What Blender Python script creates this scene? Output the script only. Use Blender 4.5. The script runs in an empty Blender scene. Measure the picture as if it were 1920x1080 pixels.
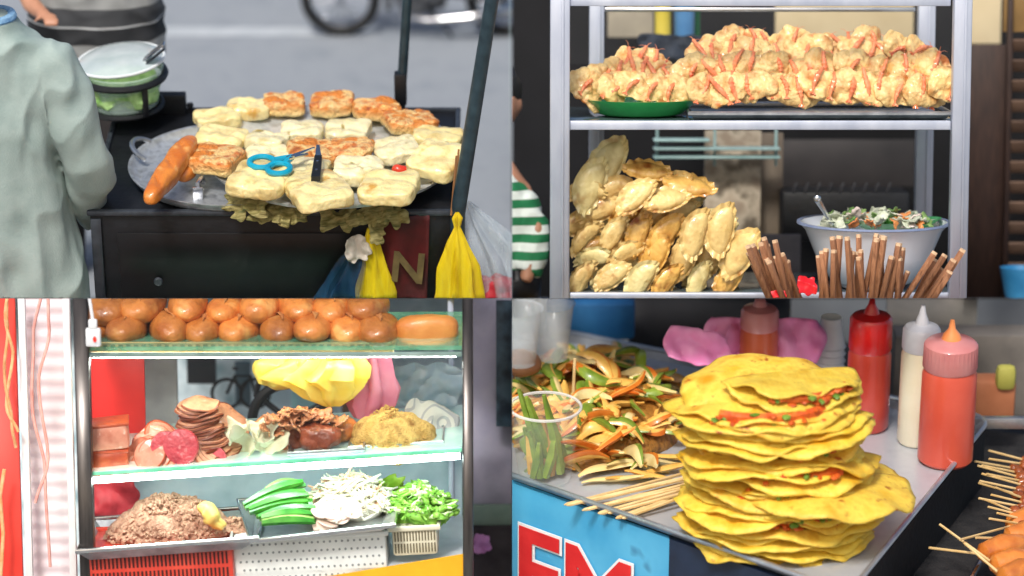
import bpy,bmesh,math,random
from mathutils import Vector,Matrix,noise,Euler
R=random.Random(11)
SC=bpy.context.scene
COL=SC.collection
rad=math.radians
pi=math.pi
D=60.0
def W(px,py,y=0.0):
    k=(D+y)/D
    return Vector(((px-960)/100*k,y,(559.5-py)/100*k))
def frame(px,py,y,pitch):
    return Matrix.Translation(W(px,py,y))@Matrix.Rotation(rad(pitch),4,'X')
F={0:Matrix.Identity(4),1:frame(625,290,1,27),2:frame(1420,400,1,8),3:frame(520,880,-1.5,11),4:frame(1460,950,-1.5,22)}
CAMP=Vector((0,-D,0))
Q=0
QOF={}
def _ray(px,py):
    Mi=F[Q].inverted(); a=Mi@CAMP; b=Mi@W(px,py,0); return a,b-a
def on(px,py,h=0.0):
    a,d=_ray(px,py); return a+d*((h-a.z)/d.z)
def at(px,py,y=0.0):
    a,d=_ray(px,py); return a+d*((y-a.y)/d.y)
def nz(v,s=0): return noise.noise(Vector(v)+Vector((s*7.31,s*3.7,s*1.93)))
def U(a,b): return R.uniform(a,b)
# ------------------------------------------------------------------ materials
def S(r,g,b):
    f=lambda c:(c/255/12.92) if c/255<=.04045 else ((c/255+.055)/1.055)**2.4
    return (f(r),f(g),f(b),1)
MC={}
def newmat(name):
    m=bpy.data.materials.new(name); m.use_nodes=True
    nt=m.node_tree; b=nt.nodes['Principled BSDF']; return m,nt,b
def mat(name,*cols,sc=2.0,ro=.6,bump=0,bsc=8,metal=0,alpha=1,emit=0,var=.1,stretch=None,zr=None,spot=None,trl=0,coat=0,detail=6,contrast=.22,trans=0,sss=0):
    if name in MC: return MC[name]
    m,nt,b=newmat(name); N=nt.nodes.new; L=nt.links.new
    tc=N('ShaderNodeTexCoord'); mp=N('ShaderNodeMapping'); L(tc.outputs['Object'],mp.inputs[0])
    if stretch: mp.inputs['Scale'].default_value=stretch
    oi=N('ShaderNodeObjectInfo'); mu=N('ShaderNodeMath'); mu.operation='MULTIPLY'; mu.inputs[1].default_value=23; L(oi.outputs['Random'],mu.inputs[0])
    n=N('ShaderNodeTexNoise'); n.noise_dimensions='4D'; n.inputs['Scale'].default_value=sc; n.inputs['Detail'].default_value=detail
    L(mp.outputs[0],n.inputs['Vector']); L(mu.outputs[0],n.inputs['W'])
    r=N('ShaderNodeValToRGB'); L(n.outputs['Fac'],r.inputs[0])
    k=len(cols)
    e=r.color_ramp.elements
    lo,hi=.5-contrast,.5+contrast
    e[0].position=lo; e[0].color=cols[0]; e[1].position=hi; e[1].color=cols[-1]
    for i in range(1,k-1):
        x=e.new(lo+(hi-lo)*i/(k-1)); x.color=cols[i]
    out=r.outputs[0]
    if zr:
        z0,z1,ct=zr[:3]; ax=zr[3] if len(zr)>3 else 'Z'
        sx=N('ShaderNodeSeparateXYZ'); L(tc.outputs['Object'],sx.inputs[0])
        ad=N('ShaderNodeMath'); ad.operation='MULTIPLY_ADD'; L(n.outputs['Fac'],ad.inputs[0]); ad.inputs[1].default_value=(z1-z0)*1.6; L(sx.outputs[ax],ad.inputs[2])
        mr=N('ShaderNodeMapRange'); L(ad.outputs[0],mr.inputs[0]); o=(z1-z0)*.8; mr.inputs[1].default_value=z0+o; mr.inputs[2].default_value=z1+o
        mx=N('ShaderNodeMix'); mx.data_type='RGBA'; L(mr.outputs[0],mx.inputs['Factor']); L(out,mx.inputs['A']); mx.inputs['B'].default_value=ct; out=mx.outputs['Result']
    if spot:
        cs,ss,th=spot[:3]
        n2=N('ShaderNodeTexNoise'); n2.noise_dimensions='4D'; n2.inputs['Scale'].default_value=ss; n2.inputs['Detail'].default_value=3; L(mp.outputs[0],n2.inputs['Vector']); L(mu.outputs[0],n2.inputs['W'])
        mr=N('ShaderNodeMapRange'); L(n2.outputs['Fac'],mr.inputs[0]); mr.inputs[1].default_value=th-.02; mr.inputs[2].default_value=th+.08
        mx=N('ShaderNodeMix'); mx.data_type='RGBA'; L(mr.outputs[0],mx.inputs['Factor']); L(out,mx.inputs['A']); mx.inputs['B'].default_value=cs; out=mx.outputs['Result']
    if var:
        mv=N('ShaderNodeMapRange'); L(oi.outputs['Random'],mv.inputs[0]); mv.inputs[3].default_value=1-var; mv.inputs[4].default_value=1+var
        hs=N('ShaderNodeHueSaturation'); L(out,hs.inputs['Color']); L(mv.outputs[0],hs.inputs['Value']); out=hs.outputs[0]
    L(out,b.inputs['Base Color'])
    b.inputs['Roughness'].default_value=ro; b.inputs['Metallic'].default_value=metal; b.inputs['Alpha'].default_value=alpha
    b.inputs['Coat Weight'].default_value=coat
    b.inputs['Transmission Weight'].default_value=trans
    if sss: b.inputs['Subsurface Weight'].default_value=sss; b.inputs['Subsurface Radius'].default_value=(.12,.08,.04); b.inputs['Subsurface Scale'].default_value=.5
    if emit: L(out,b.inputs['Emission Color']); b.inputs['Emission Strength'].default_value=emit
    if bump:
        n3=N('ShaderNodeTexNoise'); n3.inputs['Scale'].default_value=bsc; n3.inputs['Detail'].default_value=5; L(mp.outputs[0],n3.inputs['Vector'])
        bp=N('ShaderNodeBump'); bp.inputs['Strength'].default_value=bump; bp.inputs['Distance'].default_value=.1; L(n3.outputs['Fac'],bp.inputs['Height']); L(bp.outputs[0],b.inputs['Normal'])
    if trl:
        t=N('ShaderNodeBsdfTranslucent'); L(out,t.inputs[0]); ms=N('ShaderNodeMixShader'); ms.inputs[0].default_value=trl
        o=nt.nodes['Material Output']; L(b.outputs[0],ms.inputs[1]); L(t.outputs[0],ms.inputs[2]); L(ms.outputs[0],o.inputs[0])
    MC[name]=m; return m
def stripes(name,stops,per=None,axis='Z',ro=.8):
    if name in MC: return MC[name]
    m,nt,b=newmat(name); N=nt.nodes.new; L=nt.links.new
    tc=N('ShaderNodeTexCoord'); sx=N('ShaderNodeSeparateXYZ'); L(tc.outputs['Object'],sx.inputs[0])
    out=sx.outputs[axis]
    if per:
        dv=N('ShaderNodeMath'); dv.operation='DIVIDE'; L(out,dv.inputs[0]); dv.inputs[1].default_value=per
        fr=N('ShaderNodeMath'); fr.operation='FRACT'; L(dv.outputs[0],fr.inputs[0]); out=fr.outputs[0]
    r=N('ShaderNodeValToRGB'); r.color_ramp.interpolation='CONSTANT'; L(out,r.inputs[0])
    e=r.color_ramp.elements; e[0].position=stops[0][0]; e[0].color=stops[0][1]; e[1].position=stops[1][0]; e[1].color=stops[1][1]
    for p,c in stops[2:]:
        x=e.new(p); x.color=c
    n=N('ShaderNodeTexNoise'); n.inputs['Scale'].default_value=2.5; L(tc.outputs['Object'],n.inputs['Vector'])
    mr=N('ShaderNodeMapRange'); L(n.outputs['Fac'],mr.inputs[0]); mr.inputs[3].default_value=.75; mr.inputs[4].default_value=1.2
    hs=N('ShaderNodeHueSaturation'); L(r.outputs[0],hs.inputs['Color']); L(mr.outputs[0],hs.inputs['Value'])
    L(hs.outputs[0],b.inputs['Base Color']); b.inputs['Roughness'].default_value=ro
    MC[name]=m; return m
def glass(name,tint=(1,1,1,1),refl=.06,ro=.02):
    if name in MC: return MC[name]
    m,nt,b=newmat(name); N=nt.nodes.new; L=nt.links.new
    nt.nodes.remove(b)
    t=N('ShaderNodeBsdfTransparent'); t.inputs[0].default_value=tint
    g=N('ShaderNodeBsdfGlossy'); g.inputs['Roughness'].default_value=ro
    ms=N('ShaderNodeMixShader'); ms.inputs[0].default_value=refl
    L(t.outputs[0],ms.inputs[1]); L(g.outputs[0],ms.inputs[2]); L(ms.outputs[0],nt.nodes['Material Output'].inputs[0])
    MC[name]=m; return m
# ------------------------------------------------------------------ mesh builder
class MB:
    def __init__(s): s.v=[];s.f=[];s.m=[]
    def add(s,vs,fs,mi=0,M=None):
        o=len(s.v)
        s.v+=[(M@Vector(v)) if M else Vector(v) for v in vs]
        s.f+=[[i+o for i in f] for f in fs]
        s.m+=([mi]*len(fs) if isinstance(mi,int) else list(mi))
        return s
    def bm(s,b,mi=0,M=None):
        b.verts.index_update()
        s.add([v.co.copy() for v in b.verts],[[v.index for v in f.verts] for f in b.faces],mi,M); b.free(); return s
    def box(s,c,d,rot=(0,0,0),bev=.02,mi=0):
        b=bmesh.new(); bmesh.ops.create_cube(b,size=1)
        for v in b.verts: v.co=Vector((v.co.x*d[0],v.co.y*d[1],v.co.z*d[2]))
        if bev>0: bmesh.ops.bevel(b,geom=b.edges[:],offset=min(bev,min(d)*.4),segments=2,affect='EDGES',profile=.5)
        return s.bm(b,mi,Matrix.Translation(c)@Euler(rot).to_matrix().to_4x4())
    def quadbox(s,pts,th,mi=0):
        p=[Vector(x) for x in pts]; q=[x+Vector(th) for x in p]
        return s.add(p+q,[[0,1,2,3],[7,6,5,4],[0,4,5,1],[1,5,6,2],[2,6,7,3],[3,7,4,0]],mi)
    def tube(s,pts,r,n=10,mi=0,cap=True,capmi=None,close=False,lastmi=None):
        P=[Vector(p) for p in pts]; k=len(P); rr=r if isinstance(r,(list,tuple)) else [r]*k
        up=None; vs=[]; fs=[]; ms=[]
        for i in range(k):
            if close: t=(P[(i+1)%k]-P[i-1])
            else: t=P[min(i+1,k-1)]-P[max(i-1,0)]
            t.normalize()
            if up is None:
                up=Vector((0,0,1)) if abs(t.z)<.9 else Vector((1,0,0))
            u=(up-t*up.dot(t)).normalized(); up=u; w=t.cross(u)
            for j in range(n):
                a=2*pi*j/n; vs.append(P[i]+(u*math.cos(a)+w*math.sin(a))*rr[i])
        for i in range(k if close else k-1):
            i2=(i+1)%k
            for j in range(n):
                fs.append([i*n+j,i*n+(j+1)%n,i2*n+(j+1)%n,i2*n+j]); ms.append(lastmi if (lastmi is not None and i==k-2) else mi)
        if cap and not close:
            fs.append(list(range(n))[::-1]); fs.append([(k-1)*n+j for j in range(n)]); ms+=[mi,mi if capmi is None else capmi]
        return s.add(vs,fs,ms)
    def lathe(s,prof,n=36,mi=0,M=None,wob=None):
        vs=[];fs=[]
        for i,(r,z) in enumerate(prof):
            for j in range(n):
                a=2*pi*j/n; q=r*(wob(a,i) if wob else 1)
                vs.append((q*math.cos(a),q*math.sin(a),z))
        for i in range(len(prof)-1):
            for j in range(n): fs.append([i*n+j,i*n+(j+1)%n,(i+1)*n+(j+1)%n,(i+1)*n+j])
        return s.add(vs,fs,mi,M)
    def surf(s,fn,nu,nv,mi=0,cu=False,M=None):
        vs=[fn(i/nu,j/nv) for i in range(nu if cu else nu+1) for j in range(nv+1)]
        fs=[]; w=nv+1; m=nu if cu else nu+1
        for i in range(nu):
            for j in range(nv):
                a=i*w+j; b=((i+1)%m)*w+j; fs.append([a,b,b+1,a+1])
        return s.add(vs,fs,mi,M)
    def blob(s,c,d,p=2.,amp=.04,fr=2.,seed=0,rot=(0,0,0),lv=3,mi=0,M=None):
        b=bmesh.new(); bmesh.ops.create_icosphere(b,subdivisions=lv,radius=1)
        for v in b.verts:
            n=v.co.normalized()
            q=(abs(n.x)**p+abs(n.y)**p+abs(n.z)**p)**(-1/p)
            co=Vector((n.x*q*d[0]/2,n.y*q*d[1]/2,n.z*q*d[2]/2))
            co+=n*amp*(nz(co*fr,seed)*1.2+nz(co*fr*2.7,seed+5)*.5)
            v.co=co
        MM=Matrix.Translation(c)@Euler(rot).to_matrix().to_4x4()
        return s.bm(b,mi,(M@MM) if M else MM)
    def build(s,name,mats,parent=None,loc=(0,0,0),rot=(0,0,0),label=None,cat=None,group=None,kind=None,smooth=True,sharp=40,solid=0,local=None):
        me=bpy.data.meshes.new(name); me.from_pydata([tuple(v) for v in s.v],[],s.f)
        if not isinstance(mats,(list,tuple)): mats=[mats]
        for m in mats: me.materials.append(m)
        if len(mats)>1: me.polygons.foreach_set('material_index',s.m)
        b=bmesh.new(); b.from_mesh(me); bmesh.ops.recalc_face_normals(b,faces=b.faces[:]); b.to_mesh(me); b.free()
        if smooth:
            me.shade_smooth(); me.set_sharp_from_angle(angle=rad(sharp))
        o=bpy.data.objects.new(name,me); COL.objects.link(o); QOF[o.name]=Q
        Lm=local if local else Matrix.LocRotScale(Vector(loc),Euler(rot),None)
        if parent is None: o.matrix_basis=F[Q]@Lm
        else: o.parent=parent; o.matrix_basis=Lm
        if label: o['label']=label
        if cat: o['category']=cat
        if group: o['group']=group
        if kind: o['kind']=kind
        if solid:
            md=o.modifiers.new('s','SOLIDIFY'); md.thickness=solid; md.offset=0
        return o
def thing(name,label,cat,loc=(0,0,0),rot=(0,0,0),group=None):
    o=bpy.data.objects.new(name,None); COL.objects.link(o); o.empty_display_size=.2
    o.matrix_basis=F[Q]@Matrix.LocRotScale(Vector(loc),Euler(rot),None)
    o['label']=label; o['category']=cat
    if group: o['group']=group
    QOF[o.name]=Q
    return o
def copyt(src,loc,rot=(0,0,0),sc=1,label=None,group=None):
    def cp(o,par):
        c=o.copy(); COL.objects.link(c); QOF[c.name]=Q
        if par: c.parent=par
        for ch in [x for x in bpy.data.objects if x.parent==o]: cp(ch,c)
        return c
    c=cp(src,None)
    place(c,loc,rot,sc)
    if label: c['label']=label
    if group: c['group']=group
    elif 'group' in c: del c['group']
    return c
def place(o,loc,rot,sc=1):
    o.matrix_basis=F[Q]@Matrix.LocRotScale(Vector(loc),Euler(rot),Vector((sc,sc,sc)) if not isinstance(sc,tuple) else Vector(sc))
def remesh(o,vox,amp=0,fr=1.5,stretch=(1,1,1),smooth=6):
    md=o.modifiers.new('r','REMESH'); md.mode='VOXEL'; md.voxel_size=vox
    dg=bpy.context.evaluated_depsgraph_get(); me=bpy.data.meshes.new_from_object(o.evaluated_get(dg))
    o.modifiers.clear(); old=o.data; mats=list(old.materials)
    b=bmesh.new(); b.from_mesh(me)
    for _ in range(smooth): bmesh.ops.smooth_vert(b,verts=b.verts[:],factor=.5,use_axis_x=True,use_axis_y=True,use_axis_z=True)
    b.normal_update()
    if amp:
        for v in b.verts:
            c=Vector((v.co.x*stretch[0],v.co.y*stretch[1],v.co.z*stretch[2]))*fr
            w=Vector((nz(c,3),nz(c,4),nz(c,5)))*.8
            t=1-abs(nz(c+w,1))*2.2
            v.co+=v.normal*amp*(t*.7+nz(c*2.3+w,2)*.5)
    b.to_mesh(me); b.free()
    me.materials.clear()
    for m in mats: me.materials.append(m)
    me.shade_smooth(); o.data=me
def textmesh(s,size,ext=.01,bold=0):
    cu=bpy.data.curves.new('t','FONT'); cu.body=s; cu.size=size; cu.extrude=ext; cu.offset=bold
    o=bpy.data.objects.new('t',cu); COL.objects.link(o)
    dg=bpy.context.evaluated_depsgraph_get(); me=bpy.data.meshes.new_from_object(o.evaluated_get(dg))
    m=MB(); m.add([v.co.copy() for v in me.vertices],[list(p.vertices) for p in me.polygons])
    bpy.data.objects.remove(o); return m
def circ(c,r,n=24,axis='Y',a0=0,a1=2*pi,rz=None):
    rz=rz or r; c=Vector(c); out=[]
    for i in range(n):
        a=a0+(a1-a0)*i/(n if a1-a0>6.2 else n-1); x,y=math.cos(a)*r,math.sin(a)*rz
        out.append(c+(Vector((x,0,y)) if axis=='Y' else Vector((x,y,0)) if axis=='Z' else Vector((0,x,y))))
    return out
def crumple(w,h,amp,fr,seed,nx=22,ny=18,irr=.18,plane='XY',curl=0):
    m=MB()
    def fn(u,v):
        x=(u-.5)*w; y=(v-.5)*h
        e=max(abs(u-.5),abs(v-.5))*2
        s=1+irr*e*nz((math.cos(math.atan2(y,x))*2,math.sin(math.atan2(y,x))*2,0),seed)*1.8
        if e>0:
            rr=math.hypot(u-.5,v-.5)*2; s*=(e/rr)**.45 if rr>0 else 1
        x*=s;y*=s
        z=amp*((1-abs(nz((x*fr,y*fr,0),seed))*2)+nz((x*fr*2.6,y*fr*2.6,1),seed)*.6)+curl*(x*x/(w*w)*4)
        return (x,y,z) if plane=='XY' else (x,z,y)
    return m.surf(fn,nx,ny)
def bagmesh(prof,folds=9,fa=.22,seed=0,flat=.6,n=64):
    m=MB(); k=len(prof)-1
    def fn(u,v):
        a=u*2*pi; f=v*k; i=min(int(f),k-1); t=f-i
        z,r,xo=[prof[i][j]*(1-t)+prof[i+1][j]*t for j in range(3)]
        g=1+fa*(math.sin(folds*a+seed+2*nz((math.cos(a),math.sin(a),z),seed))*.6+nz((math.cos(a)*2,math.sin(a)*2,z*1.3),seed+3))
        return (xo+r*g*math.cos(a),flat*r*g*math.sin(a),z)
    return m.surf(fn,n,k*5,cu=True)
def puff(a,b,T,seed=0,low=.55,rim=.78,crimp=.03,nphi=56):
    m=MB(); rs=[0,.2,.38,.54,.66,.75,.8,.9,1.0]
    for sgn in (1,-1):
        vs=[];fs=[]
        for r in rs:
            for j in range(nphi):
                f=2*pi*j/nphi; ro=1+.07*nz((math.cos(f)*1.2,math.sin(f)*1.2,0),seed)+(.03*math.sin(14*f) if r>.85 else 0)
                sf=math.sin(f); sf=math.copysign(abs(sf)**1.15,sf)
                x=a*r*ro*math.cos(f); y=b*r*ro*(sf if sf>0 else low*sf)
                z=T*max(0,1-(r/rim)**2)**.55*(1+.3*nz((x*3,y*3,sgn),seed)) if r<rim else 0
                z=sgn*(abs(z)+.01)
                if r>=rim: z+=crimp*math.sin(14*f)*(r-rim)/(1-rim)
                z+=.16*b*nz((x*1.5,y*1.5,4),seed)+.2*x*x/(a*a)*b
                vs.append((x,y,z))
        for i in range(len(rs)-1):
            for j in range(nphi): fs.append([i*nphi+j,i*nphi+(j+1)%nphi,(i+1)*nphi+(j+1)%nphi,(i+1)*nphi+j])
        m.add(vs,fs)
    return m
def heap(m,c,rx,ry,h,n,sz,shape='crumb',seed=0,mi=(0,),pw=1.0,up=0,ln=(2.5,5)):
    for i in range(n):
        a=U(0,2*pi); q=math.sqrt(R.random())
        x=math.cos(a)*q; y=math.sin(a)*q; z=h*(1-q**2)**pw*(1+.3*nz((x*2,y*2,0),seed))
        P=Vector((c[0]+x*rx,c[1]+y*ry,c[2]+z*U(.9,1.03)))
        s=sz*U(.6,1.4)
        if shape=='crumb': m.blob(P,(s,s*U(.6,1),s*U(.5,.9)),lv=1,amp=s*.2,fr=3/s,seed=i,rot=(U(0,3),U(0,3),0),mi=R.choice(mi))
        else:
            L=s*U(*ln); d=Vector((U(-1,1),U(-1,1),U(-.25,.35)+up)).normalized(); w=Vector((U(-1,1),U(-1,1),U(-.5,1)))*L*.25
            if shape=='strip': m.tube([P-d*L/2,P-d*L*.1+w*.6,P+d*L*.25+w*.5,P+d*L/2],[s*.12,s*.17,s*.16,s*.08],n=5,mi=R.choice(mi))
            else:
                e=d.cross(Vector((U(-1,1),U(-1,1),U(-1,1)))).normalized()*s*.38
                m.add([P-d*L/2,P-d*L*.1+w*.5-e,P-d*L*.1+w*.5+e,P+d*L*.25+w*.5-e,P+d*L*.25+w*.5+e,P+d*L/2],[[0,1,2],[1,3,4,2],[3,5,4]],R.choice(mi))
    return m
# ================================================================== common materials
ALU=mat('alu',S(150,155,160),S(205,208,212),sc=3,ro=.32,metal=.85,bump=.08,bsc=20)
ALUW=mat('alu_worn',S(130,135,140),S(200,205,210),S(165,168,170),sc=4,ro=.36,metal=.6,bump=.2,bsc=7)
STEEL=mat('steel',S(190,192,195),S(225,226,230),ro=.22,metal=1)
BLK=mat('black_paint',S(10,12,16),S(20,23,29),sc=4,ro=.5,bump=.1,var=0)
TEAL=mat('dark_teal_paint',S(24,42,52),S(45,66,76),sc=5,ro=.4,bump=.1,var=0)
SKIN=mat('skin',S(170,120,95),S(190,140,112),ro=.5)
HAIR=mat('hair',S(15,13,13),S(30,26,24),ro=.5,stretch=(6,6,1))
GREENP=mat('green_plastic',S(40,165,80),S(60,190,100),ro=.3,coat=.4)
WHITEP=mat('white_plastic',S(225,228,232),S(240,242,244),ro=.35,coat=.3,var=.03)
# ================================================================== Q0 ground, unseen floor added to bounce light upward
g=MB(); g.add([(-400,-400,-7.4),(400,-400,-7.4),(400,400,-7.4),(-400,400,-7.4)],[[0,1,2,3]])
g.build('ground',mat('bounce_paving',S(150,150,148),S(175,174,170),sc=.4,ro=.9,var=0),kind='structure',smooth=False)
# ================================================================== Q1 : griddle cart by the road
Q=1
GZ=-5.5
g=MB(); g.add([(-25,2,GZ),(14,2,GZ),(14,40,GZ),(-25,40,GZ)],[[0,1,2,3]])
g.build('road',mat('asphalt',S(124,131,139),S(138,144,151),S(131,137,145),sc=.9,ro=.85,var=0,bump=.15,bsc=25),kind='structure',smooth=False)
a=on(-100,70,GZ+.01);b=on(700,66,GZ+.01);c=on(700,52,GZ+.01);d=on(-100,50,GZ+.01)
MB().add([a,b,c,d],[[0,1,2,3]]).build('road_marking',mat('road_paint',S(160,167,173),S(182,187,192),sc=2,ro=.8,var=0),kind='structure',smooth=False)
cart=thing('food_cart','black metal street food cart with round griddle on top and tall poles','food cart',loc=on(500,400,GZ))
cl=(F[1].inverted()@cart.matrix_basis).translation
def cp(v): return Vector(v)-cl
TZ=-.38
fl=on(168,400,TZ); fr=on(852,400,TZ); bl=on(205,208,TZ); br=on(800,208,TZ)
yb=bl.y; yf=fl.y
x0,x1=fl.x,fr.x
m=MB(); m.box(cp(((x0+x1)/2,(yf+yb)/2,TZ-1.75)),(x1-x0,yb-yf,3.5),bev=.04)
m.build('body',BLK,cart)
RM=mat('rim_metal',S(34,38,45),S(62,68,76),sc=5,ro=.4)
m=MB()
m.box(cp(((x0+x1)/2,yf,TZ+.02)),(x1-x0+.1,.14,.1),bev=.03)
m.box(cp(((x0+x1)/2,yb,TZ+.02)),(x1-x0+.1,.1,.1),bev=.03)
m.box(cp((x0,(yf+yb)/2,TZ+.02)),(.1,yb-yf,.1),bev=.03); m.box(cp((x1,(yf+yb)/2,TZ+.02)),(.1,yb-yf,.1),bev=.03)
m.build('rim',RM,cart)
m=MB(); m.box(cp((x0+.11,yf-.03,TZ-1.8)),(.2,.06,3.4),bev=.02); m.build('corner_strip',RM,cart)
m=MB(); m.box(cp(((x0+x1)/2-.6,yf-.015,TZ-1.9)),(4.6,.03,3.0),bev=.02); m.build('front_panel',mat('blk2',S(7,8,11),S(13,15,20),sc=3,ro=.42,var=0),cart)
m=MB(); m.lathe([(0,.04),(.07,.04),(.09,0)],n=16,M=Matrix.Translation(cp(at(297,528,yf-.05)))@Matrix.Rotation(pi/2,4,'X')); m.build('latch',RM,cart)
m=MB(); m.box(cp((bl.x+.55,yb-.1,TZ+.2)),(2.0,.25,.45),bev=.03); m.build('back_box',BLK,cart)
m=MB(); m.lathe([(0,.16),(.06,.14),(.07,.08),(.03,.04),(.03,0)],n=14,M=Matrix.Translation(cp(on(357,206,TZ+.05)))); m.build('knob',BLK,cart)
p0=on(858,402,TZ); p1=at(932,-60,p0.y+.1)
m=MB(); m.tube([cp(p0-Vector((0,0,1))),cp(p0),cp(p1)],[.14,.14,.125],n=14); m.build('pole',TEAL,cart)
p0=on(751,196,TZ+.3); p1=at(767,-60,p0.y)
m=MB(); m.tube([cp(p0-Vector((0,0,.8))),cp(p0),cp(p1)],.095,n=12); m.build('pole',TEAL,cart)
m=MB(); m.box(cp(at(751,165,p0.y-.02)),(.24,.26,.66),bev=.03); m.build('pole_bracket',BLK,cart)
tray2=on(430,318,TZ+.08)
pan=thing('wide_pan','wide aluminium pan with loop handle under the griddle, holding the baguette','pan',loc=tray2)
m=MB(); m.lathe([(0,0),(1.72,0),(1.8,.05),(1.86,.14),(1.92,.15),(1.9,.1),(1.8,-.03),(0,-.04)],n=72); m.build('basin',ALUW,pan)
m=MB(); pts=[]
for i in range(13):
    t=i/12*pi; pts.append(Vector((-1.6-.3*math.sin(t),.55+.42*math.cos(t),.15+.16*math.sin(t))))
m.tube(pts,.05,n=8); m.build('handle',ALU,pan)
m=MB(); m.tube([(-.48,-1.3,.06),(-.48,-1.25,.3),(-.42,-1.1,.34),(-.4,-1.0,.2)],.05,n=8); m.box((-.48,-1.32,.12),(.2,.05,.26)); m.build('clip',STEEL,pan)
gr=thing('griddle','round dished aluminium griddle plate crowded with rice cakes','griddle',loc=(0,0,-.1))
m=MB(); m.lathe([(0,.0),(1.6,.01),(2.1,.05),(2.33,.12),(2.38,.13),(2.36,.07),(2.1,-.03),(0,-.06)],n=96)
for v in m.v: v.z+=.015*nz(v*1.5,2)
m.build('plate',mat('griddle_metal',S(150,157,163),S(208,213,216),S(138,140,138),sc=2.5,ro=.33,metal=.5,bump=.2,bsc=5,spot=(S(100,85,60),6,.66)),gr)
m=MB(); m.lathe([(1.5,-.28),(1.55,-.28),(1.5,-.08),(1.45,-.08)],n=40); m.build('base_ring',BLK,gr)
RICE=mat('rice_cake',S(192,160,92),S(238,222,162),S(218,194,126),sc=2.0,ro=.3,bump=.5,bsc=7,coat=.35,sss=.2,spot=(S(196,150,70),2.6,.62))
RICE2=mat('rice_cake_pale',S(202,182,118),S(240,230,188),S(222,206,150),sc=2.4,ro=.3,bump=.5,bsc=8,coat=.35,sss=.2,spot=(S(166,144,74),4,.64))
FRY=mat('fried_cake',S(204,168,98),S(240,218,156),sc=4,ro=.45,bump=.9,bsc=12,zr=(-.08,.12,S(206,124,48)),sss=.1)
FRYT=mat('crust',S(146,66,20),S(214,132,56),S(236,200,134),S(200,104,36),S(238,190,110),sc=3.6,ro=.4,bump=.8,bsc=14,coat=.25,contrast=.24)
CK=[(408,222,90,44,'w','pale sticky rice cake at the back left end of the griddle'),
(466,203,86,48,'w','pale rice cake behind the griddle rim next to the first orange one'),
(533,196,82,48,'f','orange crusted rice cake at the back, left of three'),
(623,195,86,52,'f','orange crusted rice cake at the back in the middle'),
(706,206,92,50,'f','orange crusted rice cake at the back beside the thin pole'),
(768,230,98,56,'f','orange fried rice cake on the right back rim of the griddle'),
(415,260,94,54,'w','pale rice cake just above the orange one on the left rim'),
(403,300,102,68,'f','browned rice cake on the left rim touching the baguette'),
(500,264,82,46,'v','small pale rice cake behind the scissors, upper of two'),
(502,292,84,48,'v','small pale rice cake behind the blue scissor handle, lower of two'),
(565,248,84,46,'v','pale rice cake in the second row left of centre'),
(653,245,84,50,'v','pale rice cake in the second row right of centre'),
(585,288,94,56,'f','orange fried rice cake under the scissor blades'),
(655,284,88,54,'f','orange fried rice cake right of the knife handle'),
(742,282,88,58,'v','pale rice cake alone in the right middle of the griddle'),
(820,256,96,48,'w','pale rice cake at the back of the right pair beside the pole'),
(820,300,94,76,'w','large pale rice cake at the right front rim beside the pole'),
(672,322,94,64,'v','pale rice cake behind the front right one'),
(488,337,108,70,'w','large pale rice cake at the front left with scissors on it'),
(572,322,86,58,'v','pale rice cake lying under the knife handle'),
(595,357,108,92,'w','largest pale rice cake at the very front with the knife on it'),
(730,352,106,70,'w','large pale rice cake at the front right')]
for i,(px,py,w,h,t,lb) in enumerate(CK):
    hh=.26 if h<60 else .31
    dp=max(.6,(h/100-hh*.8)/.454+.1); w/=100
    z=.02+hh/2+(.12 if i in(18,20,16,21) else 0)
    P=on(px,py,z); c=thing('rice_cake' if t!='f' else 'fried_rice_cake',lb,'rice cake',loc=P,rot=(U(-.08,.08),U(-.1,.1),U(-.35,.35)))
    m=MB(); m.blob((0,0,0),(w,dp,hh),p=5.5,amp=.045,fr=1.9,seed=i,lv=5)
    for v in m.v:
        v.z+=.045*nz((v.x*2.6,v.y*2.6,i))*(1 if v.z>0 else .3)+.014*nz((v.x*8,v.y*8,i))
        if v.z>0: v.z+=.02*(1-(v.x/w*2)**2)*(1-(v.y/dp*2)**2)-.035*math.exp(-((v.y-.3*v.x*math.sin(i*2)-.12*math.sin(i))*13)**2)-.025*math.exp(-((v.x-.3*v.y-.15*math.cos(i))*13)**2)
    m.build('cake',RICE if t=='w' else RICE2 if t=='v' else FRY,c)
    if t=='f':
        m=MB()
        m.blob((0,0,hh*.28),(w*.97,dp*.95,hh*.58),p=4.6,amp=.05,fr=3,seed=i+40,lv=5)
        for v in m.v: v+=Vector((0,0,.012*nz(v*12,i)+.02*nz(v*4.5,i)))
        m.build('crust',FRYT,c)
m=MB(); m.blob((0,0,0),(.34,.22,.2),amp=.04,fr=3,seed=2); m.build('tomato_piece',mat('tomato',S(200,40,25),S(225,80,50),ro=.25,coat=.5),label='small red tomato piece lying on the griddle right of centre',cat='tomato',loc=on(752,318,.12))
CRUST=mat('bread_crust',S(150,62,16),S(218,134,54),S(192,96,28),sc=1.6,ro=.34,bump=.3,bsc=7,spot=(S(230,176,104),2.2,.62),coat=.35)
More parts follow.
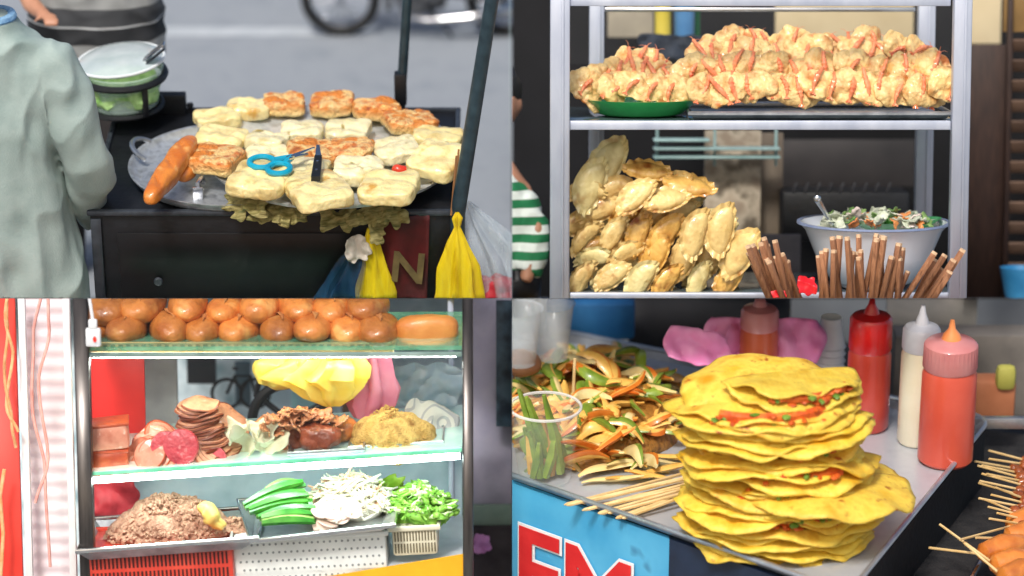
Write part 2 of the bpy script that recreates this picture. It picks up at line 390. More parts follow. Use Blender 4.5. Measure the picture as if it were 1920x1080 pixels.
def bread(P0,P1,w,h,name,label,mt=CRUST,seed=0,scores=1,group=None,scm=None,p=2.5):
    P0=Vector(P0);P1=Vector(P1); d=P1-P0; L=d.length; q=d.to_track_quat('X','Z'); mid=(P0+P1)/2
    t=thing(name,label,'bread',loc=mid,rot=q.to_euler(),group=group)
    m=MB(); m.blob((0,0,0),(L,w,h),p=p,amp=.03,fr=2,seed=seed,lv=5 if scores==2 else 4)
    for v in m.v:
        if scores==1 and v.z>0: v.z-=.05*h*math.exp(-(v.y/w*9+math.sin(v.x*5/L))**2)
        if scores==2 and v.z>0:
            for s_ in (-.27,0,.27): v.z-=.12*h*math.exp(-((v.x-s_*L-v.y*1.4)*12)**2)*max(0,1-(v.y/w*2.4)**2)
    m.build('crust',mt,t)
    if scores==1:
        m=MB()
        def fn(u,v):
            x=(u-.5)*L*.66; return (x,(v-.5)*w*.16*math.sin(u*pi)+w*.09*math.sin(x*5/L),h*.5*math.sqrt(max(0,1-(abs(x)/L*1.9)**2.5))+.002+.02*nz((x*6,v*2,0),seed))
        m.surf(fn,20,4); m.build('score_mark',scm or mat('score',S(232,186,116),S(214,146,76),sc=6,ro=.7,bump=.6),t,solid=.01)
    return t
bread(on(361,260,.42),on(277,377,.2),.43,.42,'baguette','long golden baguette leaning diagonally on the wide pan left of the griddle',scores=2,p=2.8)
bread(on(362,312,.12),on(338,336,.04),.26,.26,'baguette','small golden roll end tucked behind the long baguette',seed=4,scores=0)
BLUE=mat('blue_plastic',S(0,140,175),S(20,165,195),ro=.35,coat=.3,var=0)
sc0=on(545,303,.5)
s=thing('scissors','open scissors with blue loop handles lying on the rice cakes','scissors',loc=sc0)
def rel(px,py,z=.5,o=sc0): return on(px,py,z)-o
for (cx,cy,rx,ry) in ((491,304,.23,.25),(523,316,.21,.23)):
    m=MB(); c=rel(cx,cy); m.tube([c+Vector((math.cos(k/24*2*pi)*rx,math.sin(k/24*2*pi)*ry,0)) for k in range(24)],.058,n=8,close=True); 
    e_=rel(548,294); m.tube([c+(e_-c).normalized()*rx,e_],[.06,.06],n=8); m.build('handle',BLUE,s)
for (ex,ey) in ((590,278),(578,290)):
    m=MB(); a=rel(540,298,.52); b=rel(ex,ey,.55); n=(b-a).cross(Vector((0,0,1))).normalized()*.07
    m.quadbox([a-n,a+n,b+n*.2,b-n*.2],(0,0,.03)); m.build('blade',STEEL,s,smooth=False)
m=MB(); m.lathe([(0,.03),(.04,.03),(.04,0)],n=12,M=Matrix.Translation(rel(549,294,.56))); m.build('screw',STEEL,s)
kn0=on(594,310,.55)
k=thing('paring_knife','small knife with black riveted handle lying on the front rice cake','knife',loc=kn0)
a=on(592,340,.48)-kn0;b=on(597,300,.55)-kn0;c=on(594,274,.55)-kn0
m=MB(); n=Vector((.085,0,0)); m.quadbox([a-n,a+n,b+n*.8,b-n*.8],(0,0,.1)); m.build('handle',BLK,k,smooth=False)
m=MB(); m.quadbox([b-n*.8,b+n*.8,c+n*.6,c-n*.1],(0,0,.03)); m.build('blade',STEEL,k,smooth=False)
for t in (.3,.7):
    m=MB(); m.lathe([(0,.02),(.025,.015),(.025,0)],n=10,M=Matrix.Translation(a.lerp(b,t)+Vector((0,0,.1)))); m.build('rivet',STEEL,k)
tb=on(232,196,TZ+.4)
rack=thing('tub_rack','black metal ring rack holding the plastic tub behind the cart','rack',loc=tb)
for z,r in ((.02,.76),(.66,.84)):
    m=MB(); m.tube(circ((0,0,z),r,40,'Z'),.055 if z<.5 else .075,n=8,close=True); m.build('ring',BLK,rack)
for aa in (-.9,-2.5,1,2):
    m=MB(); m.box((math.cos(aa)*.82,math.sin(aa)*.82,.35),(.12,.05,.65),rot=(0,0,aa+pi/2),bev=.01); m.build('bar',BLK,rack)
tub=thing('plastic_tub','translucent plastic tub of green vegetables with its lid ajar','tub',loc=tb+Vector((0,0,.03)))
m=MB(); m.lathe([(0,0),(.64,0),(.7,.05),(.78,.74),(.82,.76),(.8,.79),(.76,.76),(.66,.06),(0,.02)],n=48); m.build('body',mat('clear_plastic',S(200,225,215),S(220,240,232),ro=.15,alpha=.3),tub)
m=MB(); m.blob((0,0,.32),(1.4,1.4,.58),p=3,amp=.08,fr=4,lv=4); m.build('filling',mat('greens',S(95,160,60),S(190,228,150),S(140,200,100),sc=4,bump=.6),tub)
m=MB(); m.lathe([(0,.1),(.45,.09),(.74,.03),(.84,-.03),(.86,-.05),(.86,-.09)],n=48); m.build('lid',mat('clear_lid',S(196,212,216),S(226,236,240),sc=3,ro=.15,alpha=.72,coat=.5),tub,loc=(-.02,.05,.95),rot=(rad(0),rad(-5),0))
m=MB(); m.tube(circ((0,0,0),.86,48,'Z'),.03,n=8,close=True); m.build('lid_edge',mat('lid_edge',S(225,232,235),S(240,244,246),ro=.3),tub,loc=(-.02,.05,.9),rot=(0,rad(-5),0))
tp=at(288,98,tb.y-.3)
t=thing('tongs','folded steel tongs standing on the plastic tub lid','tongs',loc=tp)
m=MB(); m.box((0,.03,.0),(.54,.2,.04),rot=(0,rad(-40),0),bev=.01); m.build('arm',STEEL,t)
m=MB(); m.box((.03,-.1,-.05),(.5,.1,.04),rot=(0,rad(-40),0),bev=.01); m.build('arm',mat('steel_dark',S(70,75,80),S(120,125,130),ro=.3,metal=1),t)
LEAF=mat('dry_leaf',S(92,88,44),S(182,170,112),S(138,130,74),S(84,92,52),sc=3,ro=.6,bump=.6,bsc=6,stretch=(1,5,1),trl=.2)
for i,(px,py,w,h,lb) in enumerate([(462,388,.75,.5,'dry banana leaf scrap under the left front of the griddle'),(505,402,.8,.4,'curled brown leaf scrap hanging at the cart front edge'),(548,400,.7,.4,'olive leaf strip under the largest rice cake'),(640,410,.7,.4,'thin torn leaf strip left of the large leaf bunch'),(700,405,.85,.6,'large crumpled leaf bunch on the cart front edge'),(738,402,.5,.5,'leaf end drooping beside the red cloth')]):
    m=crumple(w,h,.13,3.5,i+3,irr=.45); m.build('leaf_scrap',LEAF,label=lb,cat='leaf',loc=at(px,py,yf-.16),rot=(rad(50),U(-.3,.3),U(-.2,.2)),solid=.012)
TIS=mat('tissue',S(200,190,175),S(240,235,225),sc=5,bump=.5,ro=.8,trl=.3)
crumple(.46,.5,.11,3.5,21,irr=.2).build('paper_tissue',TIS,label='crumpled white paper tissue hanging over the yellow bag',cat='tissue',loc=at(667,466,yf-.3),rot=(rad(70),0,.3),solid=.01)
crumple(.3,.4,.11,3.5,24,irr=.2).build('paper_tissue',LEAF,label='small brown leaf wad above the white tissue',cat='leaf',loc=at(706,436,yf-.28),rot=(rad(70),0,.3),solid=.01)
YB=mat('yellow_bag',S(205,165,0),S(250,225,40),S(232,196,10),sc=1.5,ro=.3,trl=.35,stretch=(4,4,.7),coat=.3,var=0)
CB=mat('clear_bag',S(170,190,205),S(215,225,235),sc=2,ro=.15,alpha=.35,stretch=(4,4,1),coat=.5,var=0)
BB=mat('blue_bag',S(14,50,84),S(50,100,140),sc=2,ro=.2,alpha=.38,stretch=(4,4,1),coat=.4,var=0)
bagmesh([(0,.03,0),(-.12,.09,0),(-.3,.05,0),(-.6,.16,0),(-1.1,.32,.0),(-1.8,.42,0),(-2.6,.45,0),(-3.2,.3,0)],seed=1,folds=7,fa=.3).build('plastic_bag',YB,label='yellow plastic bag hanging right, below the tall pole',cat='bag',loc=at(857,398,yf-.25))
bagmesh([(0,.08,.02),(-.3,.14,0),(-.8,.2,.05),(-1.3,.34,.08),(-2,.4,.1),(-3,.3,.1)],seed=4,folds=6,fa=.3).build('plastic_bag',YB,label='yellow plastic bag hanging under the white tissue',cat='bag',loc=at(695,428,yf-.2))
bagmesh([(0,.06,0.1),(-.4,.3,.05),(-1.0,.55,-.1),(-1.8,.75,-.2),(-3,.6,-.2)],seed=6,folds=8,fa=.35).build('plastic_bag',BB,label='blue translucent plastic bag left of the yellow one at the cart front',cat='bag',loc=at(668,446,yf-.12))
bagmesh([(0,.06,-.1),(-.4,.3,.05),(-1.1,.62,.4),(-1.9,.75,.6),(-3,.6,.6)],seed=9,folds=9,fa=.4).build('plastic_bag',CB,label='clear plastic bag hanging outside the tall pole at the right',cat='bag',loc=at(885,378,yf+.3))
m=MB(); m.blob((0,0,0),(1.1,.6,.7),amp=.2,fr=2,seed=5,lv=4); m.build('red_bundle',mat('red_cloth',S(150,15,25),S(200,40,60),ro=.6),label='red cloth bundle seen through the clear bag',cat='bundle',loc=at(925,545,yf+.3))
ban=thing('red_banner','dark red cloth with one pale letter N hanging on the cart front','banner',loc=at(750,405,yf-.1))
m=MB(); m.surf(lambda u,v:((u-.5)*(1.0-.15*v)+.05,.05*math.sin(u*9+v*3)-.05*v,-v*1.9),16,16); m.build('cloth',mat('banner_red',S(50,10,14),S(96,18,22),sc=2,ro=.7,var=0),ban,solid=.01)
m=textmesh('N',.85,.01,.02); m.build('letter',mat('banner_yel',S(70,56,32),S(116,98,56),ro=.8,sc=4),ban,loc=(-.22,-.16,-1.25),rot=(rad(88),rad(6),0),smooth=False)
for i,(xa,xb) in enumerate(((860,852),(865,860),(856,846))):
    MB().tube([on(xa,280+i*6,.6),at(xb,404,yf-.15)],.022,n=6).build('bamboo_skewer',mat('bamboo_dark',S(120,80,45),S(150,105,60),ro=.6),label='thin brown skewer standing against the tall dark pole',cat='skewer',group='skewers by the pole')
mo=on(640,66,GZ)
mc=thing('motorcycle','parked motorcycle on the road behind the cart, only its lower half in view','motorcycle',loc=mo)
RUB=mat('rubber',S(14,15,17),S(28,29,31),ro=.7); CHR=mat('chrome',S(170,172,178),S(220,222,226),ro=.15,metal=1); RED=mat('moto_red',S(120,20,15),S(150,35,25),ro=.25,coat=.8)
for cx in (0,4.15):
    w=MB(); w.tube(circ((0,0,0),.88,48,'Y'),.13,n=10,close=True); wh=w.build('wheel',RUB,mc,loc=(cx,0,1.0))
    m=MB(); m.tube(circ((0,0,0),.74,48,'Y'),.04,n=8,close=True); m.build('rim',CHR,wh)
    m=MB(); m.tube([(0,-.14,0),(0,.14,0)],.13,n=16); m.build('hub',CHR,wh)
    m=MB()
    for j in range(18):
        a_=2*pi*j/18; m.tube([(math.cos(a_)*.1,.06*(-1)**j,math.sin(a_)*.1),(math.cos(a_+.2)*.73,0,math.sin(a_+.2)*.73)],.012,n=4)
    m.build('spokes',CHR,wh)
m=MB(); m.surf(lambda u,v:(math.cos(.2+u*2.3)*1.1,(v-.5)*.34,1.0+math.sin(.2+u*2.3)*1.1),20,4); m.build('fender',BLK,mc,solid=.02)
for sy in (-.2,.2):
    m=MB(); m.tube([(0,sy,1.0),(.55,sy,2.7),(.75,sy,3.3)],[.06,.07,.07],n=10); m.build('fork',CHR,mc)
    m=MB(); m.tube([(4.15,sy,1),(2.6,sy,1.2)],.07,n=8); m.build('swingarm',BLK,mc)
m=MB(); m.blob((2.0,0,1.15),(1.3,.6,1.0),p=3,amp=.08,fr=4,lv=4); m.tube([(1.2,0,.7),(1.1,0,2.3)],.08); m.build('engine',mat('engine',S(60,62,66),S(110,112,116),sc=4,ro=.4,metal=.6),mc)
m=MB(); m.tube([(1.5,-.3,1.4),(1.55,-.35,.65),(2.2,-.38,.55),(3.2,-.38,.62),(4.7,-.38,.95)],[.05,.06,.07,.13,.14],n=12); m.build('exhaust',CHR,mc)
m=MB(); m.blob((1.7,0,2.35),(1.8,.7,.7),p=2.4,lv=3); m.build('fuel_tank',RED,mc)
m=MB(); m.blob((3.2,0,2.4),(2.0,.6,.4),p=3,lv=3); m.build('seat',BLK,mc)
m=MB(); m.tube([(.6,-.7,3.3),(.75,0,3.4),(.6,.7,3.3)],.05); m.build('handlebar',BLK,mc)
m=MB(); m.blob((.35,0,2.9),(.5,.5,.5),lv=3); m.build('headlight',CHR,mc)
m=MB(); m.tube([(2.3,-.55,.75),(2.3,.55,.75)],.05); m.tube([(2.3,-.3,.75),(2.8,-.3,.1)],.04); m.build('stand',BLK,mc)
m=MB(); m.tube([(4.15,.0,1),(3.6,0,2.3)],.07); m.tube([(.75,0,3.1),(2.2,0,1.9),(4,0,2.2)],.06); m.build('frame',BLK,mc)
# persons
def loft(m,rings,n=28):
    vs=[];fs=[]
    for (c,rx,ry,tw) in rings:
        for j in range(n):
            a_=2*pi*j/n; ca,sa=math.cos(a_),math.sin(a_)
            x=math.copysign(abs(ca)**.85,ca)*rx; y=math.copysign(abs(sa)**.85,sa)*ry
            vs.append(Vector(c)+Vector((x*math.cos(tw)-y*math.sin(tw),x*math.sin(tw)+y*math.cos(tw),0)))
    k=len(rings)
    for i in range(k-1):
        for j in range(n): fs.append([i*n+j,i*n+(j+1)%n,(i+1)*n+(j+1)%n,(i+1)*n+j])
    fs.append(list(range(n))[::-1]); fs.append([(k-1)*n+j for j in range(n)])
    m.add(vs,fs)
PY=-1.9
pb=at(30,700,PY)
pr=thing('person','person seen from behind in a loose grey green jacket beside the cart','person',loc=pb)
A=lambda px,py,y=PY: at(px,py,y)-pb
m=MB(); 
loft(m,[(A(40,760),.9,.7,0),(A(25,400),.8,.6,0),(A(0,150),.75,.5,0),(A(-25,60),.25,.25,0),(A(-35,0),.22,.22,0)])
m.blob(A(-45,-75),(.95,1.15,1.35),amp=.02); m.blob(A(-45,-70,PY+.58),(.16,.2,.25)); m.blob(A(-95,-65),(.1,.2,.3)); m.blob(A(5,-65),(.1,.2,.3))
m.tube([A(80,130),A(150,330),A(185,395,PY+1.2)],[.22,.18,.12])
body=m.build('body',SKIN,pr); remesh(body,.07)
m=MB(); m.blob(A(-45,-90,PY-.08),(1.08,1.15,1.3),amp=.04,fr=4); m.build('hair',HAIR,pr)
JK=mat('jacket_cloth',S(130,149,146),S(158,174,170),S(144,162,158),sc=1.2,ro=.85,bump=.15,bsc=30,var=0)
m=MB()
loft(m,[(A(35,780),1.5,.95,0),(A(33,640),1.46,.95,0),(A(25,520),1.36,.88,0),(A(10,400),1.18,.8,0),(A(-5,280),1.08,.78,0),(A(-8,180),1.12,.75,0),(A(-10,115),1.08,.66,0),(A(-12,75),.85,.52,0),(A(-15,45),.5,.4,0),(A(-20,28),.3,.3,0)])
m.tube([A(55,112),A(95,120),A(118,170,PY-.1),A(142,240,PY-.15),A(160,300,PY-.1),A(170,335,PY+.1),A(160,375,PY+.5),A(168,400,PY+1.0)],[.42,.46,.46,.44,.44,.42,.34,.26],n=20)
m.tube([A(-60,110),A(-120,200),A(-150,320),A(-100,400,PY+.7)],[.42,.44,.4,.3],n=20)
jk=m.build('jacket',JK,pr); remesh(jk,.042,amp=.11,fr=1.15,stretch=(1.15,1.1,.5),smooth=7)
m=MB(); m.tube(circ(A(-12,30),.33,28,'Z'),.09,n=8,close=True); m.build('collar',mat('blue_collar',S(30,90,150),S(140,180,210),sc=9,ro=.8),pr)
P2=6.0
pb=at(170,560,P2); pr=thing('person','person in a grey shirt with dark stripes standing behind the cart','person',loc=pb)
A=lambda px,py,y=P2: at(px,py,y)-pb
m=MB(); loft(m,[(A(180,100),1.1,.7,0),(A(180,-60),1.05,.6,0),(A(170,-220),1.1,.5,0),(A(170,-280),.3,.3,0),(A(170,-330),.28,.28,0)])
m.blob(A(170,-390),(1.0,1.2,1.4)); m.blob(A(170,-385,P2-.62),(.18,.22,.28)); m.blob(A(118,-385),(.1,.2,.3)); m.blob(A(222,-385),(.1,.2,.3))
m.tube([A(75,-190),A(30,-60),A(60,10,P2-.9),A(85,30,P2-1.5)],[.3,.24,.2,.14]); m.tube([A(265,-190),A(320,-120),A(290,-60,P2-.6)],[.3,.24,.15])
for i in range(4): m.tube([A(80+i*7,26,P2-1.5),A(84+i*8,40,P2-1.8),A(84+i*8,52,P2-1.9)],[.06,.055,.04],n=8)
m.tube([A(74,28,P2-1.5),A(64,42,P2-1.7)],[.06,.045],n=8)
b_=m.build('body',SKIN,pr); remesh(b_,.06)
m=MB(); m.blob(A(170,-405,P2+.06),(1.12,1.25,1.4),amp=.05,fr=4); m.build('hair',HAIR,pr)
m=MB()
loft(m,[(A(182,97),1.42,.85,0),(A(182,60),1.4,.85,0),(A(180,-40),1.36,.8,0),(A(175,-160),1.4,.75,0),(A(172,-225),1.2,.6,0),(A(170,-265),.4,.4,0)])
sh_o=m.build('shirt',stripes('shirt_stripes',[(0,S(42,44,48)),(.28,S(200,203,205)),(.31,S(70,72,76)),(.62,S(150,152,152))],per=1.25),pr)
remesh(sh_o,.06,amp=.07,fr=1.2,smooth=5)
m=MB()
for sx in (120,235): loft(m,[(A(sx,620),.4,.5,0),(A(sx,300),.5,.55,0),(A(178,100),.95,.7,0)])
m.build('trousers',mat('trouser',S(40,38,40),S(60,56,56),ro=.9),pr)
for sx in (120,235):
    m=MB(); m.blob(A(sx,620)-Vector((0,.25,0)),(.5,1.1,.4),p=3); m.build('shoe',BLK,pr)

# ================================================================== Q2 : glass case of fritters
Q=2
YF,YB=-1.3,1.9
CF=mat('case_alu',S(168,176,196),S(206,212,226),sc=2,ro=.4,metal=.35,bump=.05,var=0,stretch=(1,1,.3))
base=at(1424,760,0)
cs=thing('display_case','tall aluminium framed glass case with two shelves of fried snacks','display case',loc=base)
Lc=lambda v: Vector(v)-base
def post(x0p,x1p,y,mt=CF,name='post',pyt=-60,pyb=760,par=cs,L=Lc):
    a=at(x0p,300,y);b=at(x1p,300,y); t=at(x0p,pyt,y).z; bo=at(x0p,pyb,y).z
    m=MB(); m.box(L(((a.x+b.x)/2,y,(t+bo)/2)),(b.x-a.x,.3,t-bo),bev=.03)
    if b.x-a.x>.28:
        m.box(L(((a.x+b.x)/2+.05,y-.16,(t+bo)/2)),(.05,.04,t-bo),bev=.01)
    return m.build(name,mt,par)
post(1031,1068,YF);post(1782,1816,YF)
post(1104,1132,YB);post(1716,1748,YB)
m=MB(); m.box(Lc(((at(1100,0,YB).x+at(1750,0,YB).x)/2,YB,at(1400,-30,YB).z)),(6.6,.2,.3)); m.build('rail',CF,cs)
def rail(pyt,pyb,y,xa=1068,xb=1782,name='rail',mt=CF,dy=.14,par=cs,L=Lc):
    a=at(xa,(pyt+pyb)/2,y);b=at(xb,(pyt+pyb)/2,y); h=(pyb-pyt)/100
    m=MB(); m.box(L(((a+b)/2)),(b.x-a.x,dy,h),bev=.02); return m.build(name,mt,par)
rail(-8,11,YF); rail(226,243,YF); rail(548,575,YF)
rail(14,22,YB,1130,1716,mt=STEEL)
za=at(1400,226,YF).z; zb=at(1400,552,YF).z
m=MB(); m.box(Lc((at(1424,226,YF).x,(YF+YB)/2,za-.03)),(7.3,YB-YF,.05),bev=.01); m.build('shelf',mat('shelf_g',S(60,75,80),S(100,115,120),ro=.12,metal=.3),cs)
m=MB(); m.box(Lc((at(1424,550,YF).x,(YF+YB)/2,zb-.03)),(7.3,YB-YF,.05),bev=.01); m.build('shelf',mat('shelf_g'),cs)
for xp in (1068,1782):
    a=at(xp,234,YF); bck=at(1104 if xp<1200 else 1748,234,YB)
    m=MB(); m.tube([Lc((a.x,YF,za-.1)),Lc((bck.x,YB,za-.1))],.09,n=4); m.build('side_rail',CF,cs)
GL=glass('pane_glass',(.97,.98,.98,1),.035)
def pane(x0p,x1p,pyt,pyb,y,name='glass_pane',par=cs,L=Lc,mt=GL):
    a=at(x0p,pyt,y);b=at(x1p,pyb,y); m=MB(); m.add([L((a.x,y,a.z)),L((b.x,y,a.z)),L((b.x,y,b.z)),L((a.x,y,b.z))],[[0,1,2,3]]); return m.build(name,mt,par,smooth=False)
pane(1068,1782,11,120,YF+.05)
m=MB(); m.lathe([(0,0),(.6,0),(.72,.05),(1.0,.28),(1.04,.28),(.74,-.0),(.6,-.04),(0,-.04)],n=60)
for v in m.v: v.x*=1.1
m.build('green_plate',GREENP,label='shallow green plastic plate under the left fritter heap',cat='plate',loc=Vector((at(1200,190,YF+1.1).x,YF+1.12,za+.05)))
tr=thing('long_tray','long shallow aluminium tray under the shrimp fritters','tray',loc=Vector((at(1530,200,-.3).x,-.25,za+.02)))
m=MB(); m.quadbox([(-2.35,-.85,0),(2.35,-.85,0),(2.3,1.2,0),(-2.3,1.2,0)],(0,0,.03)); m.build('base',ALU,tr)
m=MB(); m.tube([(-2.45,-.95,.1),(2.45,-.95,.1),(2.4,1.3,.1),(-2.4,1.3,.1)],.045,n=6,close=True)
m.add([(-2.45,-.95,.1),(2.45,-.95,.1),(2.35,-.85,0),(-2.35,-.85,0)],[[0,1,2,3]]); m.build('rim',ALU,tr)
BAT=mat('batter',S(182,116,48),S(242,210,144),S(226,174,98),sc=3.0,ro=.4,bump=.7,bsc=8,coat=.25,spot=(S(196,112,44),2.4,.6),sss=.1)
SHR=mat('shrimp_shell',S(206,72,34),S(240,150,104),S(226,106,62),sc=4,ro=.35,bump=.4,bsc=12,coat=.3)
def shrimp(par,x,z,L,seed,tilt=0,yy=-.085):
    m=MB(); pts=[];rs=[]
    for i in range(15):
        t=i/14; pts.append((x+tilt*(t-.5)*L+.06*math.sin(t*3+seed),yy-.055*math.sin(t*pi),z+(t-.5)*L)); rs.append((.016+.036*math.sin(min(1,t*1.25)*pi*.8))*(1+.16*math.cos(i*pi)))
    m.tube(pts,rs,n=8)
    p=Vector(pts[0])
    for s_ in (-1,0,1): m.tube([p,p+Vector((s_*.05,-.01,-.07))],[.012,.02],n=5)
    p=Vector(pts[-1])
    for j in range(3):
        d=Vector((math.sin(seed*3+j*2)*.16,-.02,.04+.07*math.cos(j*1.7+seed))); m.tube([p,p+d*.6+Vector((0,-.02,.02)),p+d],[.006,.005,.003],n=4)
    for j in range(4):
        q=Vector(pts[4+j*2]); m.tube([q,q+Vector((.08*(-1)**j,-.01,-.04))],[.009,.004],n=4)
    m.build('shrimp',SHR,par)
protos=[]
for i in range(9):
    t=thing('shrimp_fritter','x','fritter')
    m=MB(); m.blob((0,0,0),(.76+.1*(i%3),.2,.64),p=2.3,amp=.085,fr=2.6,seed=i*3+1,lv=5)
    for v in m.v: v+=v.normalized()*(.03*nz(v*6,i)+.016*nz(v*13,i)); v.y+=.1*(v.x*v.x)+.1*nz((v.x*2,v.z*2,i))
    m.build('batter',BAT,t)
    for j in range(1+(i%2)): shrimp(t,(-.14 if i%2 else U(-.08,.08))+j*.28,U(-.04,.04),U(.44,.58),i*2+j,U(-.4,.4))
    protos.append(t)
used=set()
def addproto(ps,loc,rot,sc,label,group):
    for p in ps:
        if p.name not in used:
            used.add(p.name); p['label']=label; p['group']=group; place(p,loc,rot,sc); return p
    return copyt(ps[R.randrange(len(ps))],loc,rot,sc,label,group)
rows=[('in the front row along the tray edge',[ (1322+i*45,166-2*math.sin(i*1.3),-.85,.95) for i in range(11)]),
('in the second row of the fritter heap',[ (1300+i*50,130+6*math.sin(i*2),-.3,.95) for i in range(10)]),
('high in the middle of the fritter heap',[ (1320+i*50,102+6*math.sin(i*3),.15,.92) for i in range(8)]),
('along the top ridge of the fritter heap',[(1340,92,.4,.8),(1375,76,.5,.85),(1415,74,.45,.85),(1460,90,.5,.85),(1497,76,.5,.85),(1535,90,.5,.85),(1590,84,.5,.85),(1630,82,.45,.85),(1660,96,.3,.8)])]
for ri,(nm,lst) in enumerate(rows):
    for (px,py,y,s_) in lst:
        addproto(protos,at(px+U(-5,5),py+U(-5,5),y),(U(-.5,-.15) if ri<2 else U(-.9,-.4),U(-.4,.4),U(-.35,.35)),s_*U(.9,1.1),'shrimp topped golden fritter '+nm,'shrimp fritters '+nm)
for (px,py,y,rx,ry) in ((1690,98,.1,-.6,1.0),(1728,110,0,-.7,1.1),(1743,172,-.6,-.3,.3),(1700,138,-.3,-.5,.2),(1735,142,-.2,-.6,.6)):
    addproto(protos,at(px,py,y),(rx,ry,0),.95,'shrimp fritter sloping down the right end of the heap','fritters at the right end')
for (px,py,y,ry) in ((1100,168,-.5,.9),(1125,150,-.3,.7),(1160,140,0,.6),(1195,132,.1,.3),(1235,138,.1,.1),(1262,150,-.1,-.2),(1150,168,-.7,.75),(1190,163,-.7,.5),(1228,168,-.7,.2),(1262,170,-.7,0),(1180,118,.3,.5),(1215,116,.4,.2)):
    addproto(protos,at(px,py,y),(U(-.8,-.3),ry,U(-.2,.2)),.92,'shrimp fritter heaped on the green plate at the left','fritters on the green plate')
TU=mat('turnover',S(180,134,64),S(230,200,132),S(208,170,98),sc=2.4,ro=.36,bump=.4,bsc=6,coat=.3,spot=(S(160,100,42),2.2,.6))
TU2=mat('turnover_pale',S(172,146,84),S(224,208,148),S(202,178,112),sc=2.4,ro=.36,bump=.4,bsc=6,coat=.3,spot=(S(172,124,60),2.2,.62))
TU3=mat('turnover_gold',S(168,106,40),S(230,184,100),S(206,150,66),sc=2.4,ro=.34,bump=.4,bsc=6,coat=.35,spot=(S(142,76,26),2.2,.58))
tps={}
for key,mt in (('a',TU),('b',TU2),('c',TU3)):
    tps[key]=[]
    for i in range(5):
        o=puff(.54,.36,.1,seed=i+ord(key)).build('fried_turnover',mt,label='x',cat='pastry'); tps[key].append(o)
def rt(py):
    L_=[(290,1150),(330,1235),(370,1300),(410,1340),(450,1385),(490,1395),(535,1385)]
    for (a_,b_),(c_,d_) in zip(L_,L_[1:]):
        if a_<=py<=c_: return b_+(d_-b_)*(py-a_)/(c_-a_)
    return 1385
for layer in (1,0):
    py=526-layer*14; row=0
    while py>350:
        px=1096+(row%2)*24
        while px<rt(py):
            lo='low' if py>440 else 'middle'
            key='b' if R.random()<.3 else ('a' if R.random()<.65 else 'c')
            frac=(px-1090)/300
            ang=(U(.75,1.35) if py>430 else U(.3,1.0)) if frac>.3 else U(.0,1.0)
            side=' at its left side' if px<1190 else ' at its right side' if px>1300 else ' in its middle'
            addproto(tps[key],at(px+U(-8,8),py+U(-7,7),-.85+layer*.6+(row%2)*.12+(534-py)*.004),(rad(90)+U(-.1,.5),-ang,U(-.55,.55)),U(.78,.95),'crimped fried turnover '+('low' if lo=='low' else 'midway')+' in the heap behind the glass'+side,'fried turnovers in the lower case, '+lo+side)
            px+=54
        py-=42; row+=1
for (px,py,y,rx,ry,rz,s_,key,lb) in [(1112,350,-.3,1.5,-1.2,.3,1.1,'b','pale turnover standing upright at the left end of the heap top'),(1142,312,-.1,1.45,-1.05,-.1,1.2,'b','large pale turnover, highest one at the left of the heap'),(1213,325,-.3,.9,.1,.1,.9,'c','golden turnover lying on top, beside the tall pale one'),(1292,354,-.4,.8,.15,.1,1.0,'c','big golden turnover lying flat on the right of the heap top'),(1195,372,-.9,1.3,-.7,.2,.9,'a','turnover just under the golden top one'),(1357,432,-1.0,1.5,-1.35,.2,1.05,'a','turnover standing upright at the right side of the heap'),(1393,478,-1.0,1.5,-1.0,-.3,1.1,'a','turnover leaning at the far right edge of the heap'),(1308,440,-1.1,1.5,-1.25,.4,1.0,'a','turnover standing in the middle right front of the heap'),(1250,380,-.8,1.1,-.2,.3,.9,'a','turnover lying below the two golden ones')]:
    copyt(tps[key][R.randrange(5)],at(px,py,y),(rx,ry,rz),s_,lb)
bo=Vector((at(1637,500,-.3).x,-.3,zb+.02))
rimz=at(1637,418,-.3).z-bo.z
bw=thing('salad_bowl','large white enamel bowl of salad in the lower right of the case','bowl',loc=bo)
m=MB(); m.lathe([(0,0),(.6,0),(.62,.05),(.8,.12),(1.1,rimz*.5),(1.3,rimz*.9),(1.42,rimz),(1.44,rimz+.02),(1.38,rimz+.02),(1.22,rimz*.85),(.9,rimz*.35),(.5,.12),(0,.1)],n=72); m.build('body',mat('enamel',S(226,231,242),S(240,242,249),sc=1,ro=.25,coat=.6,var=0),bw)
m=MB(); m.lathe([(1.39,rimz+.035),(1.455,rimz+.035),(1.46,rimz+.0),(1.44,rimz-.01)],n=72); m.build('rim_band',mat('blue_rim',S(120,135,172),S(150,165,198),ro=.3),bw)
m=MB(); m.lathe([(0,.0),(.6,.02),(.8,.12),(.83,.12),(.62,-.02),(0,-.04)],n=48); m.build('green_dish',GREENP,label='green dish resting inside the white salad bowl',cat='dish',loc=bo+Vector((.5,.25,rimz-.1)),rot=(rad(-3),rad(-4),0))
